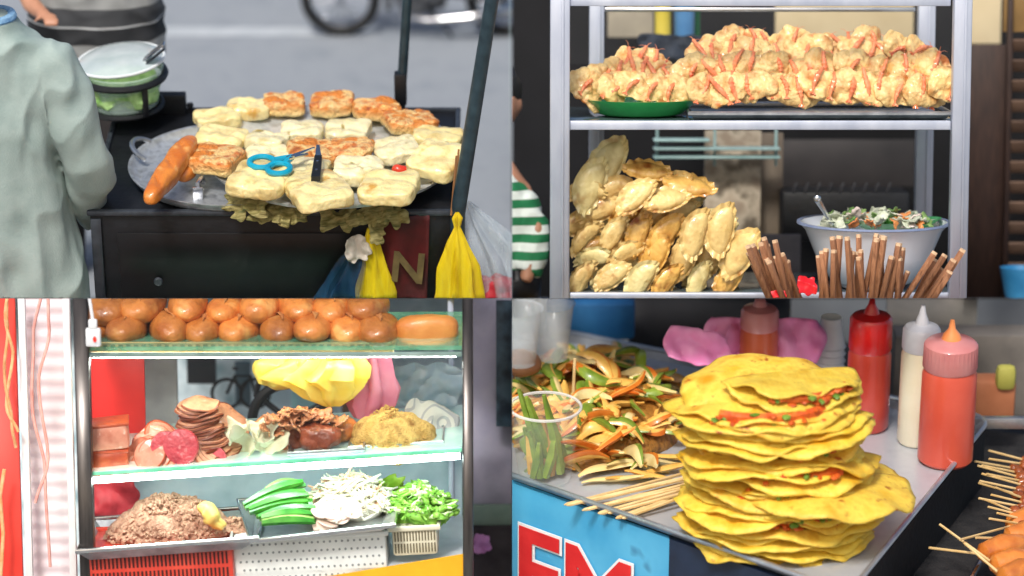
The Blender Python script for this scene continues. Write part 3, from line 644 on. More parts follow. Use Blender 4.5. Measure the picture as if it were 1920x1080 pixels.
for i in range(60):
    a_=U(0,2*pi); q=math.sqrt(R.random()); c_=R.choice([0,0,0,1,2,3])
    mm=[mat('onion_white',S(195,205,180),S(230,232,214),sc=4,ro=.4,trl=.2),mat('lettuce',S(90,135,70),S(165,195,120),sc=4,ro=.5,trl=.2),mat('carrot',S(210,120,60),S(228,155,95),sc=4,ro=.4),mat('onion_pink',S(195,180,175),S(220,205,196),sc=4,ro=.4)][c_]
    crumple(U(.25,.45)*(.6 if c_==2 else 1),U(.15,.35)*(.6 if c_==2 else 1),.07,4,i,8,7,.4).build('salad_leaf',mm,label=['white onion slice on the salad bowl','green leaf on the salad bowl','orange carrot shred on the salad bowl','pinkish onion piece on the salad bowl'][c_],cat='vegetable',group=['white onion slices in the bowl','green leaves in the bowl','carrot shreds in the bowl','pink onion pieces in the bowl'][c_],loc=bo+Vector((math.cos(a_)*q*1.0+.05,math.sin(a_)*q*.9,rimz+.1-.12*q+U(-.05,.1))),rot=(U(-.9,.9),U(-.7,.7),U(0,6)),solid=.02)
sp0=at(1560,420,-.6); sp1=at(1532,372,-1.1)
m=MB(); m.tube([sp0,sp0.lerp(sp1,.5),sp1],[.05,.045,.07],n=8); m.blob(sp1,(.14,.1,.16)); m.build('spoon',STEEL,label='steel spoon handle sticking out of the salad bowl',cat='spoon')
ST=mat('stick_wood',S(112,72,50),S(172,122,90),S(142,94,68),sc=2,ro=.55,stretch=(8,8,1),var=.3,bump=.3); STT=mat('stick_tip',S(205,165,130),S(228,196,160),ro=.7,bump=.2)
YS=-2.6
for i in range(56):
    gps=[(1492,34,-.32),(1470,22,-.26),(1560,34,-.05),(1620,40,.05),(1655,45,.14),(1700,40,.42)][i%6]
    bx_=gps[0]+U(-gps[1],gps[1])
    tilt=gps[2]+U(-.18,.18); y_=YS+U(-.3,.3); tp=U(438,488)+(28 if gps[0]>1690 else 0)+(6 if gps[0]<1500 else 0)
    b0=at(bx_,600,y_); t0=at(bx_+tilt*140,tp,y_+U(-.3,.1))
    d_=t0-b0; m=MB(); rr=U(.052,.072)
    m.tube([(0,0,0),d_*.96,d_*.965,d_],[rr,rr,rr*.99,rr*.93],n=5,capmi=1,lastmi=1)
    side='left' if gps[0]<1500 else 'right' if gps[0]>1640 else 'middle'
    m.build('wooden_stick',[ST,STT],label='reddish brown wooden stick in the '+side+' part of the bunch before the bowl',cat='stick',group='wooden sticks, '+side,loc=b0)
crumple(.34,.34,.08,3,8).build('red_wrap',mat('red_plastic',S(215,20,35),S(240,50,60),ro=.3,trl=.2),label='crumpled red plastic wrap among the sticks',cat='wrap',loc=at(1513,536,YS-.4),rot=(1.3,0,0),solid=.01)
crumple(.3,.14,.05,3,9).build('red_wrap',mat('red_plastic'),label='small red plastic end at the foot of the case glass',cat='wrap',loc=at(1458,552,YS-.2),rot=(1.3,0,0),solid=.01)
def board(px0,px1,py0,py1,y,mt,name,label=None,cat=None,kind=None,th=.15,bev=.01):
    a_=at(px0,py0,y);b_=at(px1,py1,y); c_=(a_+b_)/2
    m=MB(); m.box((0,0,0),(abs(b_.x-a_.x),th,abs(a_.z-b_.z)),bev=bev)
    return m.build(name,mt,label=label,cat=cat,kind=kind,loc=(c_.x,y+th/2,(a_.z+b_.z)/2))
DK=mat('dark_interior',S(14,14,17),S(30,30,34),sc=.6,ro=.9,var=0)  # gloom of the interior put into a near-black colour
board(940,2100,-120,700,10,DK,'wall','wall behind the whole glass case, coloured dark as an unlit interior','wall')
BE=mat('beige_wall',S(190,172,136),S(216,200,165),sc=.7,ro=.9,var=0)
board(1455,1712,-60,84,8,BE,'wall_panel','beige panel behind the top right of the fritter heap','panel')
board(1820,1876,-60,82,8,BE,'wall_panel','beige panel outside the case at the top right','panel')
board(1140,1225,-60,70,8,mat('grey_panel',S(150,142,128),S(180,170,150),ro=.9),'wall_panel','grey beige panel at the top left inside the case','panel')
m=MB(); m.tube([at(1243,-60,6),at(1243,95,6)],.17,n=14); m.build('yellow_post',mat('yel_paint',S(190,170,50),S(215,195,80),ro=.5),label='pale yellow post behind the fritters',cat='post')
m=MB(); m.lathe([(.2,0),(.24,1.3),(.22,1.3),(.0,.02)],n=24); m.build('blue_tumbler',mat('blue_tum',S(60,110,160),S(90,140,185),ro=.3),label='blue tumbler blurred behind the fritters',cat='tumbler',loc=at(1283,80,6))
board(1303,1312,-60,80,6.5,mat('green_strip',S(40,120,80),S(60,140,90)),'green_strip','thin green strip behind the fritters','strip')
crumple(1.4,.5,.12,2,5,plane='XZ').build('dark_cloth',mat('navy',S(20,25,35),S(50,60,75),ro=.8),label='dark cloth heap behind the left fritters',cat='cloth',loc=at(1270,88,5),solid=.03)
PO=mat('poster',S(120,108,92),S(200,186,164),S(164,146,126),sc=2.2,ro=.8,var=0,contrast=.12)
board(1322,1425,245,480,5,PO,'poster_panel','pale blurred panel behind the turnovers','panel')
board(1425,1465,250,560,5.5,mat('beige2',S(106,94,82),S(140,126,108)),'door_edge','brownish door edge right of the pale panel','door')
rb=at(1340,275,4.5)
rk=thing('wire_rack','pale green slatted rack behind the middle shelf','rack',loc=rb)
for i in range(3):
    m=MB(); a_=at(1225,262+i*16,4.5)-rb; b_=at(1462 if i else 1330,262+i*16,4.5)-rb; m.box((a_+b_)/2,(b_.x-a_.x,.4,.05)); m.build('slat',mat('pale_teal',S(130,165,162),S(172,198,196),ro=.5,var=.2),rk)
for px in (1232,1340,1455):
    m=MB(); m.box(at(px,275,4.6)-rb,(.06,.06,.8)); m.build('upright',mat('pale_teal'),rk)
fb=at(1580,440,4.5)
fg=thing('black_crate','black ribbed box on the right behind the lower shelf','box',loc=fb)
m=MB(); m.box(at(1580,400,5.2)-fb,(2.6,1.2,1.0),bev=.05); m.build('body',BLK,fg)
for i in range(9):
    m=MB(); m.box(at(1490+i*22,352,4.6)-fb,(.05,.05,.22),rot=(0,.4,0)); m.build('rib',mat('dk_grey',S(40,40,44),S(60,60,64)),fg)
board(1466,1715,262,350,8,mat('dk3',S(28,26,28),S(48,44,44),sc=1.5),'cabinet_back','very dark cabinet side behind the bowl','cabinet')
board(1425,1500,440,560,4,mat('greybox',S(60,58,62),S(95,92,96),sc=2),'grey_box','dull grey box at the foot of the turnover heap','box')
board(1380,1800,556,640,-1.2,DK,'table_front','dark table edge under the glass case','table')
WD=mat('dark_wood',S(38,24,20),S(62,42,34),sc=2,ro=.6,stretch=(6,6,1),var=0)
board(1816,1888,84,640,5,WD,'door_leaf','dark brown wooden door leaf right of the case','door')
shb=at(1905,600,5)
sh=thing('louvre_shutter','brown louvred shutter at the far right','shutter',loc=shb)
for i in range(15):
    m=MB(); m.box(at(1915,85+i*38,5)-shb,(.62,.06,.3),rot=(.6,0,0)); m.build('slat',mat('shutter_slat',S(80,60,48),S(108,84,68),ro=.6),sh)
m=MB(); m.box(at(1888,300,4.9)-shb,(.1,.2,7)); m.build('stile',WD,sh)
board(1884,1960,-60,60,5,mat('ochre',S(120,92,50),S(150,116,66)),'crate','ochre crate at the top right corner','crate')
m=MB(); m.lathe([(.3,0),(.42,.6),(.4,.6),(0,.03)],n=24); m.build('blue_bucket',mat('blue_b',S(30,110,160),S(60,140,190),ro=.4),label='blue bucket at the lower right corner',cat='bucket',loc=at(1912,556,4.2))
pb=at(955,640,2.5); pr=thing('person','person in green and white striped top half hidden left of the case','person',loc=pb)
A=lambda px,py,y=2.5: at(px,py,y)-pb
m=MB(); loft(m,[(A(930,660),.5,.5,0),(A(930,340),.6,.4,0),(A(930,290),.25,.25,0),(A(930,250),.25,.25,0)]); m.blob(A(925,190),(1.0,1.2,1.35)); m.blob(A(925,190,1.95),(.16,.2,.25)); m.blob(A(976,195),(.12,.2,.3)); m.tube([A(975,350),A(1008,430,2.2),A(985,530,1.9)],[.22,.2,.15])
b_=m.build('body',SKIN,pr); remesh(b_,.06)
m=MB(); m.blob(A(925,172,2.6),(1.12,1.25,1.3),amp=.05,fr=4); m.build('hair',HAIR,pr)
m=MB(); loft(m,[(A(925,680),.62,.6,0),(A(930,420),.68,.55,0),(A(932,350),.6,.5,0),(A(930,315),.35,.35,0)])
m.tube([A(950,360),A(985,385,2.4),A(1002,430,2.3),A(1000,475,2.2),A(985,512,2.1)],[.28,.3,.3,.3,.3],n=16)
so=m.build('striped_top',stripes('green_stripes',[(0,S(30,120,75)),(.5,S(225,235,230))],per=.34),pr); remesh(so,.05,amp=.05,fr=1.6)
m=MB(); loft(m,[(A(930,1000),.6,.6,0),(A(940,520),.8,.7,0),(A(940,500),.7,.6,0)]); m.build('trousers',BLK,pr)

# ================================================================== Q3 : sandwich case
Q=3
YF,YB=-1.2,2.2
bs=at(515,1300,0); c3=thing('sandwich_case','lit glass sandwich case with three levels of bread, meats and vegetables','display case',loc=bs)
L3=lambda v:Vector(v)-bs
DKM=mat('dark_post',S(40,38,38),S(95,90,88),sc=1.5,ro=.3,metal=.7,var=0,stretch=(5,5,.5))
post(131,159,YF,DKM,pyt=500,pyb=1200,par=c3,L=L3); post(866,886,YF,DKM,pyt=500,pyb=1200,par=c3,L=L3)
post(183,196,YB,CF,pyt=500,pyb=1200,par=c3,L=L3); post(838,850,YB,CF,pyt=500,pyb=1200,par=c3,L=L3)
GE=mat('green_glass_edge',S(60,140,110),S(140,205,170),sc=3,ro=.08,var=0,alpha=.6)
def slab(l,r,y0,y1,th,mt,name):
    a_=at(l[0],l[1],y0);b_=at(r[0],r[1],y0)
    p=[a_,b_,Vector((b_.x,y1,b_.z)),Vector((a_.x,y1,a_.z))]
    m=MB(); m.quadbox([L3(v) for v in p],(0,0,-th)); return m.build(name,mt,c3,smooth=False)
slab((160,650),(866,648),YF,YB-.3,.08,GE,'top_shelf')
m=MB(); a_=at(160,666,YF-.02);b_=at(866,664,YF-.02); m.tube([L3(a_),L3(b_)],.045,n=6); m.build('shelf_rail',mat('dk_rail',S(130,160,150),S(200,220,212),ro=.2,metal=.5),c3)
slab((160,884),(866,838),YF,YB,.06,mat('mid_glass_glow',S(190,230,220),S(220,244,238),ro=.05,alpha=.55,emit=.12),'middle_shelf')  # slight emission imitates glass lit by the tube below
m=MB(); a_=at(160,890,YF-.03);b_=at(866,844,YF-.03); n_=Vector((0,0,.03)); m.quadbox([L3(a_-n_),L3(b_-n_),L3(b_+n_),L3(a_+n_)],(0,.05,0)); m.build('green_edge',mat('edge_green_glow',S(60,170,125),S(140,220,185),ro=.2,emit=.35,var=0,sc=3),c3,smooth=False)  # glow of the tube-lit glass edge put in as emission
TUBE=mat('tube_light',(.78,1,.93,1),(.82,1,.95,1),emit=27,var=0)
m=MB(); a_=at(165,901,YF+.08);b_=at(862,855,YF+.08); m.tube([L3(a_),L3(b_)],.06,n=10); m.build('fluorescent_tube',TUBE,c3)
m=MB(); a_=at(175,672,YF+.45);b_=at(855,670,YF+.45); m.tube([L3(a_+Vector((0,0,.04))),L3(b_+Vector((0,0,.04)))],.035,n=10); m.build('fluorescent_tube',mat('added_tube_light',(.9,1,.96,1),(.92,1,.97,1),emit=40,var=0),c3)  # second tube, added under the top shelf to brighten the middle level
slab((160,1085),(866,1058),YF,YB,.06,mat('floor_w',S(190,195,200),S(220,225,230),ro=.3),'bottom_shelf')
a_=at(600,1084,YF-.06);b_=at(878,1038,YF-.06); m=MB(); m.quadbox([L3(a_),L3(b_),L3(b_-Vector((0,0,1.2))),L3(a_-Vector((0,0,1.2)))],(0,.05,0)); m.build('yellow_front',mat('yel_panel',S(225,160,20),S(240,180,35),sc=2,ro=.4,var=0),c3,smooth=False)
a_=at(163,905,YB);b_=at(866,860,YB); m=MB(); m.quadbox([L3(a_),L3(b_),L3(b_-Vector((0,0,2.4))),L3(a_-Vector((0,0,2.4)))],(0,.05,0)); m.build('back_panel',mat('back_blue',S(140,175,188),S(220,236,246),S(188,214,232),sc=.7,ro=.2,var=0),c3,smooth=False)
pane(162,866,500,640,YF-.02,par=c3,L=L3); pane(162,866,672,838,YF-.02,par=c3,L=L3)
sk=thing('wall_socket','white plug box with a red light on the dark left post','socket',loc=at(175,632,YF-.25)); 
m=MB(); m.box((0,0,0),(.27,.12,.34),bev=.04); m.build('housing',WHITEP,sk)
m=MB(); m.blob((.03,-.08,-.02),(.06,.04,.1)); m.build('indicator',mat('red_led',S(230,30,20),S(250,50,30),emit=1),sk)
m=MB(); m.box((0,-.02,.24),(.16,.1,.18),bev=.03); m.build('plug',WHITEP,sk)
m=MB(); m.tube([(0,0,.3),(-.05,-.02,.7),(-.06,-.02,1.2)],.03,n=8); m.build('cable',WHITEP,sk)
BR=mat('roll_crust',S(118,52,16),S(206,128,58),S(168,86,32),sc=1.4,ro=.38,bump=.45,bsc=7,coat=.25,var=.24,spot=(S(222,160,90),2.0,.6))
def roll(px,py,w,h,y,lb,grp=None,ln=1.5):
    c_=at(px,py,y); dx=U(-.14,.14); bread(c_+Vector((dx,-ln/2,U(-.04,.04))),c_+Vector((-dx,ln/2,0)),w/100,h/100,'bread_roll',lb,mt=BR,seed=R.randrange(99),scores=1,group=grp,scm=mat('score_dk',S(206,140,76),S(160,90,42),sc=5,ro=.7,bump=.6),p=2.2)
for i,px in enumerate((243,314,384,452,520,588,652,708)):
    roll(px+U(-4,4),616+U(-3,5),U(68,84),U(54,66),-.1+U(-.15,.1),['bread roll in the front row of the top shelf, leftmost','second bread roll from the left in the front row','third bread roll from the left in the front row','fourth bread roll from the left in the front row','fifth bread roll from the left in the front row','sixth bread roll from the left in the front row','bread roll second from the right in the front row','bread roll at the right end of the front row'][i])
for i,px in enumerate((200,272,350,420,490,556,622,690)):
    roll(px+U(-5,5),576+U(-4,4),U(66,84),U(50,60),.25,'golden roll in the upper row %s'%['beside the plug box','second from the left','third from the left','fourth from the left','fifth from the left','sixth from the left','second from the right','at the right end'][i])
roll(186,614,62,56,.3,'bread roll half hidden behind the plug box')
bread(at(740,618,-.3),at(858,616,-.3),.56,.52,'sandwich_loaf','single long loaf lying sideways at the right of the top shelf',mt=mat('loaf_crust',S(186,100,34),S(226,156,78),sc=1.5,ro=.45,bump=.2,coat=.15),seed=5,p=3.2,scores=0)
bk=thing('bread_basket','yellowish perforated tray under the bread rolls','tray',loc=at(450,643,-.2))
BY=mat('basket_y',S(205,165,100),S(228,192,134),sc=6,ro=.6)
m=MB(); m.box((0,.6,0),(5.6,2.4,.1)); m.build('base',BY,bk)
for i in range(40):
    m=MB(); m.box((-2.7+i*.138,-.65,.06),(.06,.03,.1)); m.build('bar',BY,bk)
m=MB(); m.tube([(-2.75,-.65,.13),(2.75,-.65,.13)],.02); m.build('rim',BY,bk)
HAM=mat('ham_pink',S(190,104,80),S(222,150,124),S(206,124,98),sc=3,ro=.35,bump=.2,coat=.3,spot=(S(234,196,176),7,.62))
HAMR=mat('ham_rind',S(160,52,28),S(204,94,52),sc=3,ro=.4,bump=.3,coat=.3)
for i,(py,lb) in enumerate(((858,'reddish ham block, lower of two at the left of the middle shelf'),(815,'pink ham block stacked on top at the left'))):
    t=thing('ham_block',lb,'ham',loc=at(203,py,-.6)); m=MB(); m.box((0,0,0),(.74,.7,.34 if i==0 else .44),rot=(0,rad(-2-3*i),rad(6)),bev=.07); m.build('meat',HAM if i else HAMR,t)
    m=MB(); m.box((0,.02,.18 if i==0 else .23),(.75,.71,.06),rot=(0,rad(-2-3*i),rad(6)),bev=.02); m.build('rind',HAMR,t)
def disc(r,th,seed,amp=.05,rim=None):
    m=MB(); m.lathe([(0,th/2),(r*.6,th/2),(r*.93,th*.45),(r,0),(r*.93,-th*.45),(r*.6,-th/2),(0,-th/2)],n=36,wob=lambda a_,i_:1+.06*nz((math.cos(a_),math.sin(a_),0),seed))
    for v in m.v: v.z+=amp*nz((v.x*2.2,v.y*2.2,0),seed)
    if rim: m.m=[1 if 36*2<=k_<36*4 else 0 for k_ in range(len(m.f))]
    return m
for i in range(7):
    disc(.35,.06,i,.14,rim=1).build('ham_slice',[HAM,HAMR],label='pale pink ham slice in the loose pile beside the ham blocks',cat='ham slice',group='pink ham slices',loc=at(262+i*7,856-i*6,-.6+i*.08),rot=(rad(48),rad(-35+i*11),0))
BRW=mat('brown_slice',S(160,92,64),S(214,158,126),S(186,118,88),sc=3,ro=.4,bump=.3,coat=.2,spot=(S(225,190,165),8,.64))
BRR=mat('brown_rim',S(104,48,28),S(140,74,46),sc=3,ro=.4)
for i in range(21):
    disc(.5-.007*i,.05,i//3+20,.12,rim=1).build('sausage_slice',[BRW,BRR],label='round brown sausage slice in the tall stack',cat='sausage slice',group='stacked brown sausage slices',loc=at(382+7*math.sin(i*1.3)-(i-8)*1.0,856-i*4.9,-.45),rot=(rad(8+U(-4,4)),rad(-4+U(-5,5)),0))
for i in range(9):
    disc(.42,.05,60,.12,rim=1).build('sausage_slice',[BRW,BRR],label='round brown sausage slice sliding off the right of the stack',cat='sausage slice',group='loose brown sausage slices',loc=at(398+i*4,848-i*7,-.75+i*.06),rot=(rad(34),rad(40+i),0))
REDM=mat('red_meat',S(140,26,40),S(196,70,80),S(166,40,54),sc=4,ro=.35,bump=.4,coat=.3,spot=(S(216,130,130),8,.62))
for i,(px,py,s_,lb) in enumerate(((340,838,.33,'dark red marbled meat slice standing at the front of the sausage stack'),(310,836,.27,'red meat slice left behind the marbled one'),(402,858,.22,'small red meat slice at the foot of the brown stack'))):
    disc(s_,.16,i+70,.03).build('cured_meat_slice',REDM,label=lb,cat='cured meat',loc=at(px,py,-1.0+.1*i),rot=(rad(75),rad(-20+15*i),0))
for i in range(3):
    disc(.32,.05,i+90,.12,rim=1).build('ham_slice',[HAM,HAMR],label='pink ham slice folded in front between the red slices',cat='ham slice',group='front ham slices',loc=at(282+i*10,852,-.95),rot=(rad(60),rad(-35+i*10),0))
CAB=mat('cabbage',S(210,206,170),S(238,236,208),sc=3,ro=.5,trl=.2,bump=.3)
for i,(px,py,lb) in enumerate(((456,828,'pale cabbage leaf left in the cluster'),(480,815,'pale cabbage leaf at the cluster top'),(505,832,'pale cabbage leaf in the cluster middle'),(530,840,'pale cabbage leaf at the cluster right end'),(474,845,'pale cabbage leaf low at the front'))):
    crumple(.5,.45,.14,2.4,i+30,16,14,.3,curl=.25).build('cabbage_leaf',CAB,label=lb+' of the middle shelf',cat='cabbage leaf',loc=at(px,py,-.7+.05*i),rot=(rad(40+i*8),rad(U(-30,30)),U(0,6)),solid=.02)
def mtray(px,py,w,d_,name,label,y=-.2,rot=0):
    t=thing(name,label,'tray',loc=at(px,py,y),rot=(0,rad(rot),0))
    m=MB(); m.box((0,0,0),(w,d_,.03),bev=.01); m.build('base',ALU,t)
    m=MB(); x,y_=w/2+.1,d_/2+.1
    m.tube([(-x,-y_,.12),(x,-y_,.12),(x,y_,.12),(-x,y_,.12)],.03,n=6,close=True)
    for a_,b_,c_,e_ in (((-x,-y_),(x,-y_),(w/2,-d_/2),(-w/2,-d_/2)),((x,-y_),(x,y_),(w/2,d_/2),(w/2,-d_/2)),((x,y_),(-x,y_),(-w/2,d_/2),(w/2,d_/2)),((-x,y_),(-x,-y_),(-w/2,-d_/2),(-w/2,d_/2))):
        m.add([(a_[0],a_[1],.12),(b_[0],b_[1],.12),(c_[0],c_[1],0),(e_[0],e_[1],0)],[[0,1,2,3]])
    m.build('rim',ALU,t,solid=.01); return t
mtray(615,845,1.15,.9,'small_tray','small steel tray under the brown meat pile',-.6,-3.7)
mtray(745,832,1.5,1.0,'small_tray','steel tray under the golden meat floss',-.2,-3.7)
ROA=mat('roast_meat',S(110,50,26),S(204,140,96),S(156,88,52),sc=3,ro=.4,bump=.6,bsc=10,coat=.25)
ROD=mat('roast_dark',S(92,36,18),S(150,72,40),sc=3,ro=.35,bump=.5,coat=.3)
for i in range(60):
    a_=U(0,pi*2); q=R.random()**.6
    crumple(U(.22,.36),U(.14,.24),.06,3.5,i+60,10,8,.3).build('roast_pork_slice',ROA,label='thin brown roast meat slice in the pile on the small tray',cat='meat slice',group='roast meat slices',loc=at(562+math.cos(a_)*q*78,797-math.sin(a_)*q*20-(1-q)*24,-.55+U(-.3,.3)),rot=(U(-.2,1),U(-.6,.6),U(0,6)),solid=.03)
m=MB(); m.blob((0,0,0),(.8,.6,.45),p=2.8,amp=.08,fr=3,seed=9,lv=4); m.build('roast_meat_chunk',ROD,label='solid dark brown roast chunk at the front of the meat pile',cat='meat',loc=at(600,818,-.75))
m=MB(); m.blob((0,0,0),(1.3,.9,.6),p=2.4,amp=.1,fr=3,seed=19,lv=4); m.build('roast_meat_chunk',ROD,label='dark roast chunk under the sliced pieces at the left',cat='meat',loc=at(550,815,-.1))
m=MB(); m.blob((0,0,0),(.5,.6,.42),p=2.4,amp=.04,seed=4,lv=3); m.build('bread_end',BR,label='small golden bread end between meat pile and floss',cat='bread',loc=at(643,805,-.1))
FL=mat('floss',S(156,108,44),S(224,184,104),S(196,150,72),sc=5,ro=.8,bump=1,bsc=30)
m=MB(); m.blob((0,0,.02),(1.55,1.1,.95),p=1.9,amp=.06,fr=3,lv=4); heap(m,(0,0,-.05),.8,.62,.56,1100,.05,seed=3)
m.build('meat_floss_heap',FL,label='granular tan meat floss heap at the right of the middle shelf',cat='meat floss',kind='stuff',loc=at(737,821,-.3))
PAP=stripes('newsprint',[(0,S(215,212,202)),(.7,S(178,178,178))],per=.07)
crumple(1.0,.85,.1,1.4,41,24,20,.1).build('newspaper_sheet',PAP,label='curled newspaper sheet behind the meat floss',cat='newspaper',loc=at(805,795,.4),rot=(rad(60),rad(25),0),solid=.01)
t=thing('wide_tray','wide steel tray of minced pate in the lower left','tray',loc=at(325,1028,-.7))
base_=[Vector((-1.42,-.75,0)),Vector((1.3,-.75,.2)),Vector((1.35,1.1,.2)),Vector((-1.4,1.1,0))]; top_=[Vector((-1.62,-.95,.2)),Vector((1.62,-.95,.44)),Vector((1.6,1.3,.44)),Vector((-1.6,1.3,.2))]
m=MB(); m.add(base_+top_,[[0,1,2,3],[0,1,5,4],[1,2,6,5],[2,3,7,6],[3,0,4,7]]); m.build('basin',ALU,t,solid=.02,smooth=False)
m=MB(); m.tube(top_,.05,n=8,close=True); m.build('rim',STEEL,t)
PAT=mat('pate',S(140,92,70),S(200,156,130),S(172,124,100),sc=4,ro=.6,bump=1,bsc=14)
m=MB(); m.blob((0,0,0),(2.2,1.4,1.15),p=1.9,amp=.1,fr=2,seed=2,lv=5)
for v in m.v: v+=v.normalized()*.03*nz(v*7,3)
heap(m,(0,0,-.02),1.2,.82,.66,1100,.085,seed=5)
m.build('minced_pate_heap',PAT,label='rough heap of pinkish minced pate on the wide tray',cat='pate',loc=at(318,996,-.4),rot=(0,rad(-4),0))
m=MB(); m.blob((0,0,0),(1.0,.7,.36),amp=.1,fr=3,seed=7,lv=4); heap(m,(0,0,-.05),.6,.42,.26,260,.08,seed=6); m.build('minced_pate_lump',PAT,label='low lump of pate at the right end of the wide tray',cat='pate',loc=at(425,992,-.4))
m=MB(); m.blob((0,0,0),(.62,.3,.26),p=2.6,amp=.1,fr=3,seed=3,lv=4); m.build('butter_lump',mat('butter',S(214,176,84),S(232,204,120),ro=.4,sss=.1),label='yellow butter lump on the right side of the pate',cat='butter',loc=at(398,972,-1.05),rot=(0,rad(38),0))
crumple(1.0,.8,.12,2,44,plane='XZ').build('red_cloth',mat('redm2',S(160,30,40),S(205,70,80),sc=3),label='red cloth behind the pate tray at the left edge',cat='cloth',loc=at(205,938,1.6),solid=.02)
def basket(px0,px1,py0,py1,y,d_,mt,dark,name,label,slot=True,rows_=3,n=26,rot=0):
    a_=at(px0,py0,y);b_=at(px1,py1,y); w=b_.x-a_.x; h=a_.z-b_.z; c_=Vector(((a_.x+b_.x)/2,y,b_.z))
    t=thing(name,label,'basket',loc=c_,rot=(0,rad(rot),0))
    m=MB(); m.box((0,d_/2,h/2),(w,d_,h),bev=.06)
    for r_ in range(rows_):
        for i in range(n):
            x=(i+.5)/n*w*.94-w*.47+(w*.47/n if (not slot and r_%2) else 0); z=h*(r_+.7)/(rows_+.4)
            if slot: m.box((x,-.0,z),(w/n*.42,.03,h/rows_*.66),bev=0,mi=1)
            else: m.lathe([(0,.01),(.022,.01),(.022,0)],n=8,M=Matrix.Translation((x,.0,z))@Matrix.Rotation(pi/2,4,'X'),mi=1)
    m.build('body',[mt,dark],t)
    m=MB(); m.tube([(-w/2-.03,-.03,h),(w/2+.03,-.03,h),(w/2+.03,d_,h),(-w/2-.03,d_,h)],.05,n=8,close=True); m.build('rim',mt,t)
    return t
basket(165,443,1030,1130,-1.35,1.6,mat('red_basket',S(195,50,36),S(222,78,58),ro=.35,coat=.3,var=0),mat('red_dark',S(60,10,10),S(90,18,14)),'red_basket','red slotted plastic basket under the pate tray',True,3,34,-3)
basket(440,730,1006,1120,-1.2,1.6,mat('white_basket',S(215,218,215),S(236,238,234),ro=.4,var=0),mat('grey_hole',S(130,135,135),S(150,155,155)),'white_basket','white perforated plastic basket under the vegetable tray',False,7,24,-3)
t=thing('vegetable_tray','shallow steel tray of cucumber and pickles in the lower middle','tray',loc=at(590,1000,-.9))
base_=[Vector((-1.1,-.6,0)),Vector((1.2,-.6,.22)),Vector((1.25,1.1,.22)),Vector((-1.15,1.1,0.05))]; top_=[Vector((-1.1,-.75,.05)),Vector((1.48,-.75,.35)),Vector((1.5,1.3,.47)),Vector((-1.5,1.3,.27))]
m=MB(); m.add(base_+top_,[[0,1,2,3],[0,1,5,4],[1,2,6,5],[2,3,7,6],[3,0,4,7]]); m.build('basin',ALU,t,solid=.02,smooth=False)
m=MB(); m.tube(top_,.045,n=8,close=True); m.build('rim',STEEL,t)
CU=mat('cucumber',S(140,196,84),S(204,232,150),sc=4,ro=.3,coat=.3); CUS=mat('cucumber_skin',S(34,120,30),S(84,168,58),sc=4,ro=.3,coat=.4)
for i in range(16):
    f=i/15
    a_=at(456+f*36+U(-5,5),954+f*32+U(-4,4),-1.05-f*.25+(i%2)*.14); b_=at(574+f*22+U(-10,6),914+f*70+U(-6,6),-.75-f*.4+(i%2)*.14)
    if i in (3,8): a_=at(498,926,-.6); b_=at(562,908+i,-.3)
    d_=b_-a_; L_=d_.length; m=MB()
    sp=[]
    for k_ in range(9):
        t_=k_/8; ww=.15*(math.sin(pi*min(max(t_,.06),.94))**.35)
        for (yy,zz) in ((-1,0),(-.5,.6),(.5,.6),(1,0),(0,-.45)): sp.append((t_*L_,yy*ww*.75,zz*ww+.05*math.sin(t_*pi)))
    fs=[];ms=[]
    for k_ in range(8):
        for j in range(5): fs.append([k_*5+j,k_*5+(j+1)%5,(k_+1)*5+(j+1)%5,(k_+1)*5+j]); ms.append(1 if j in(0,3,4) else 0)
    fs+=[[0,1,2,3,4],[40,41,42,43,44]]; ms+=[0,0]
    m.add(sp,fs,ms)
    q_=d_.to_track_quat('X','Z').to_euler()
    m.build('cucumber_stick',[CU,CUS],label='green cucumber stick on the left half of the vegetable tray',cat='cucumber',group='cucumber sticks',local=Matrix.Translation(a_+Vector((0,0,.06)))@q_.to_matrix().to_4x4()@Matrix.Rotation(U(-.5,.5),4,'X'),sharp=30)
m=MB(); m.blob((0,0,.1),(1.3,1.1,.7),amp=.1,fr=3,lv=3); heap(m,(0,0,.05),.8,.66,.54,460,.13,shape='strip',seed=8,mi=(0,0,0,1,2))
m.build('pickled_radish_heap',[mat('pickle_w',S(212,208,188),S(234,232,218),ro=.35,coat=.2),mat('pickle_y',S(214,208,172),S(230,226,198),ro=.35),mat('pickle_o',S(230,176,144),S(238,198,172),ro=.35)],label='tangled heap of white pickled radish strips with pink bits',cat='pickles',kind='stuff',loc=at(660,958,-.3))
for i in range(9):
    disc(.2,.03,i,.08).build('pickle_slice',mat('pickle_p',S(230,196,180),S(240,220,204),ro=.35),label='thin pinkish pickle slice on the front of the pickle heap',cat='pickle slice',group='pink pickle slices',loc=at(600+U(0,70),968+U(-20,20),-1.05),rot=(U(.3,1.3),U(-.5,.5),0))
basket(737,822,990,1042,-1.1,1.0,mat('cream_basket',S(205,200,175),S(228,222,198),ro=.5,var=0),mat('slot_dark',S(90,85,60),S(110,100,75)),'small_basket','small cream slotted basket full of green herbs',True,2,14,-3)
HB=mat('herb',S(80,165,40),S(170,225,100),S(120,198,66),sc=4,ro=.4,trl=.3); HB2=mat('herb_light',S(200,226,160),S(228,242,200),ro=.4)
m=MB(); m.blob((0,0,.1),(1.1,.8,.6),amp=.12,fr=4,lv=3); heap(m,(0,0,.1),.66,.5,.5,300,.12,shape='leaf',seed=12,mi=(0,0,0,1),up=.2,ln=(1.4,2.6)); heap(m,(0,0,.12),.64,.5,.5,150,.14,shape='strip',seed=12,mi=(0,0,1),up=.1,ln=(1.2,2.2))
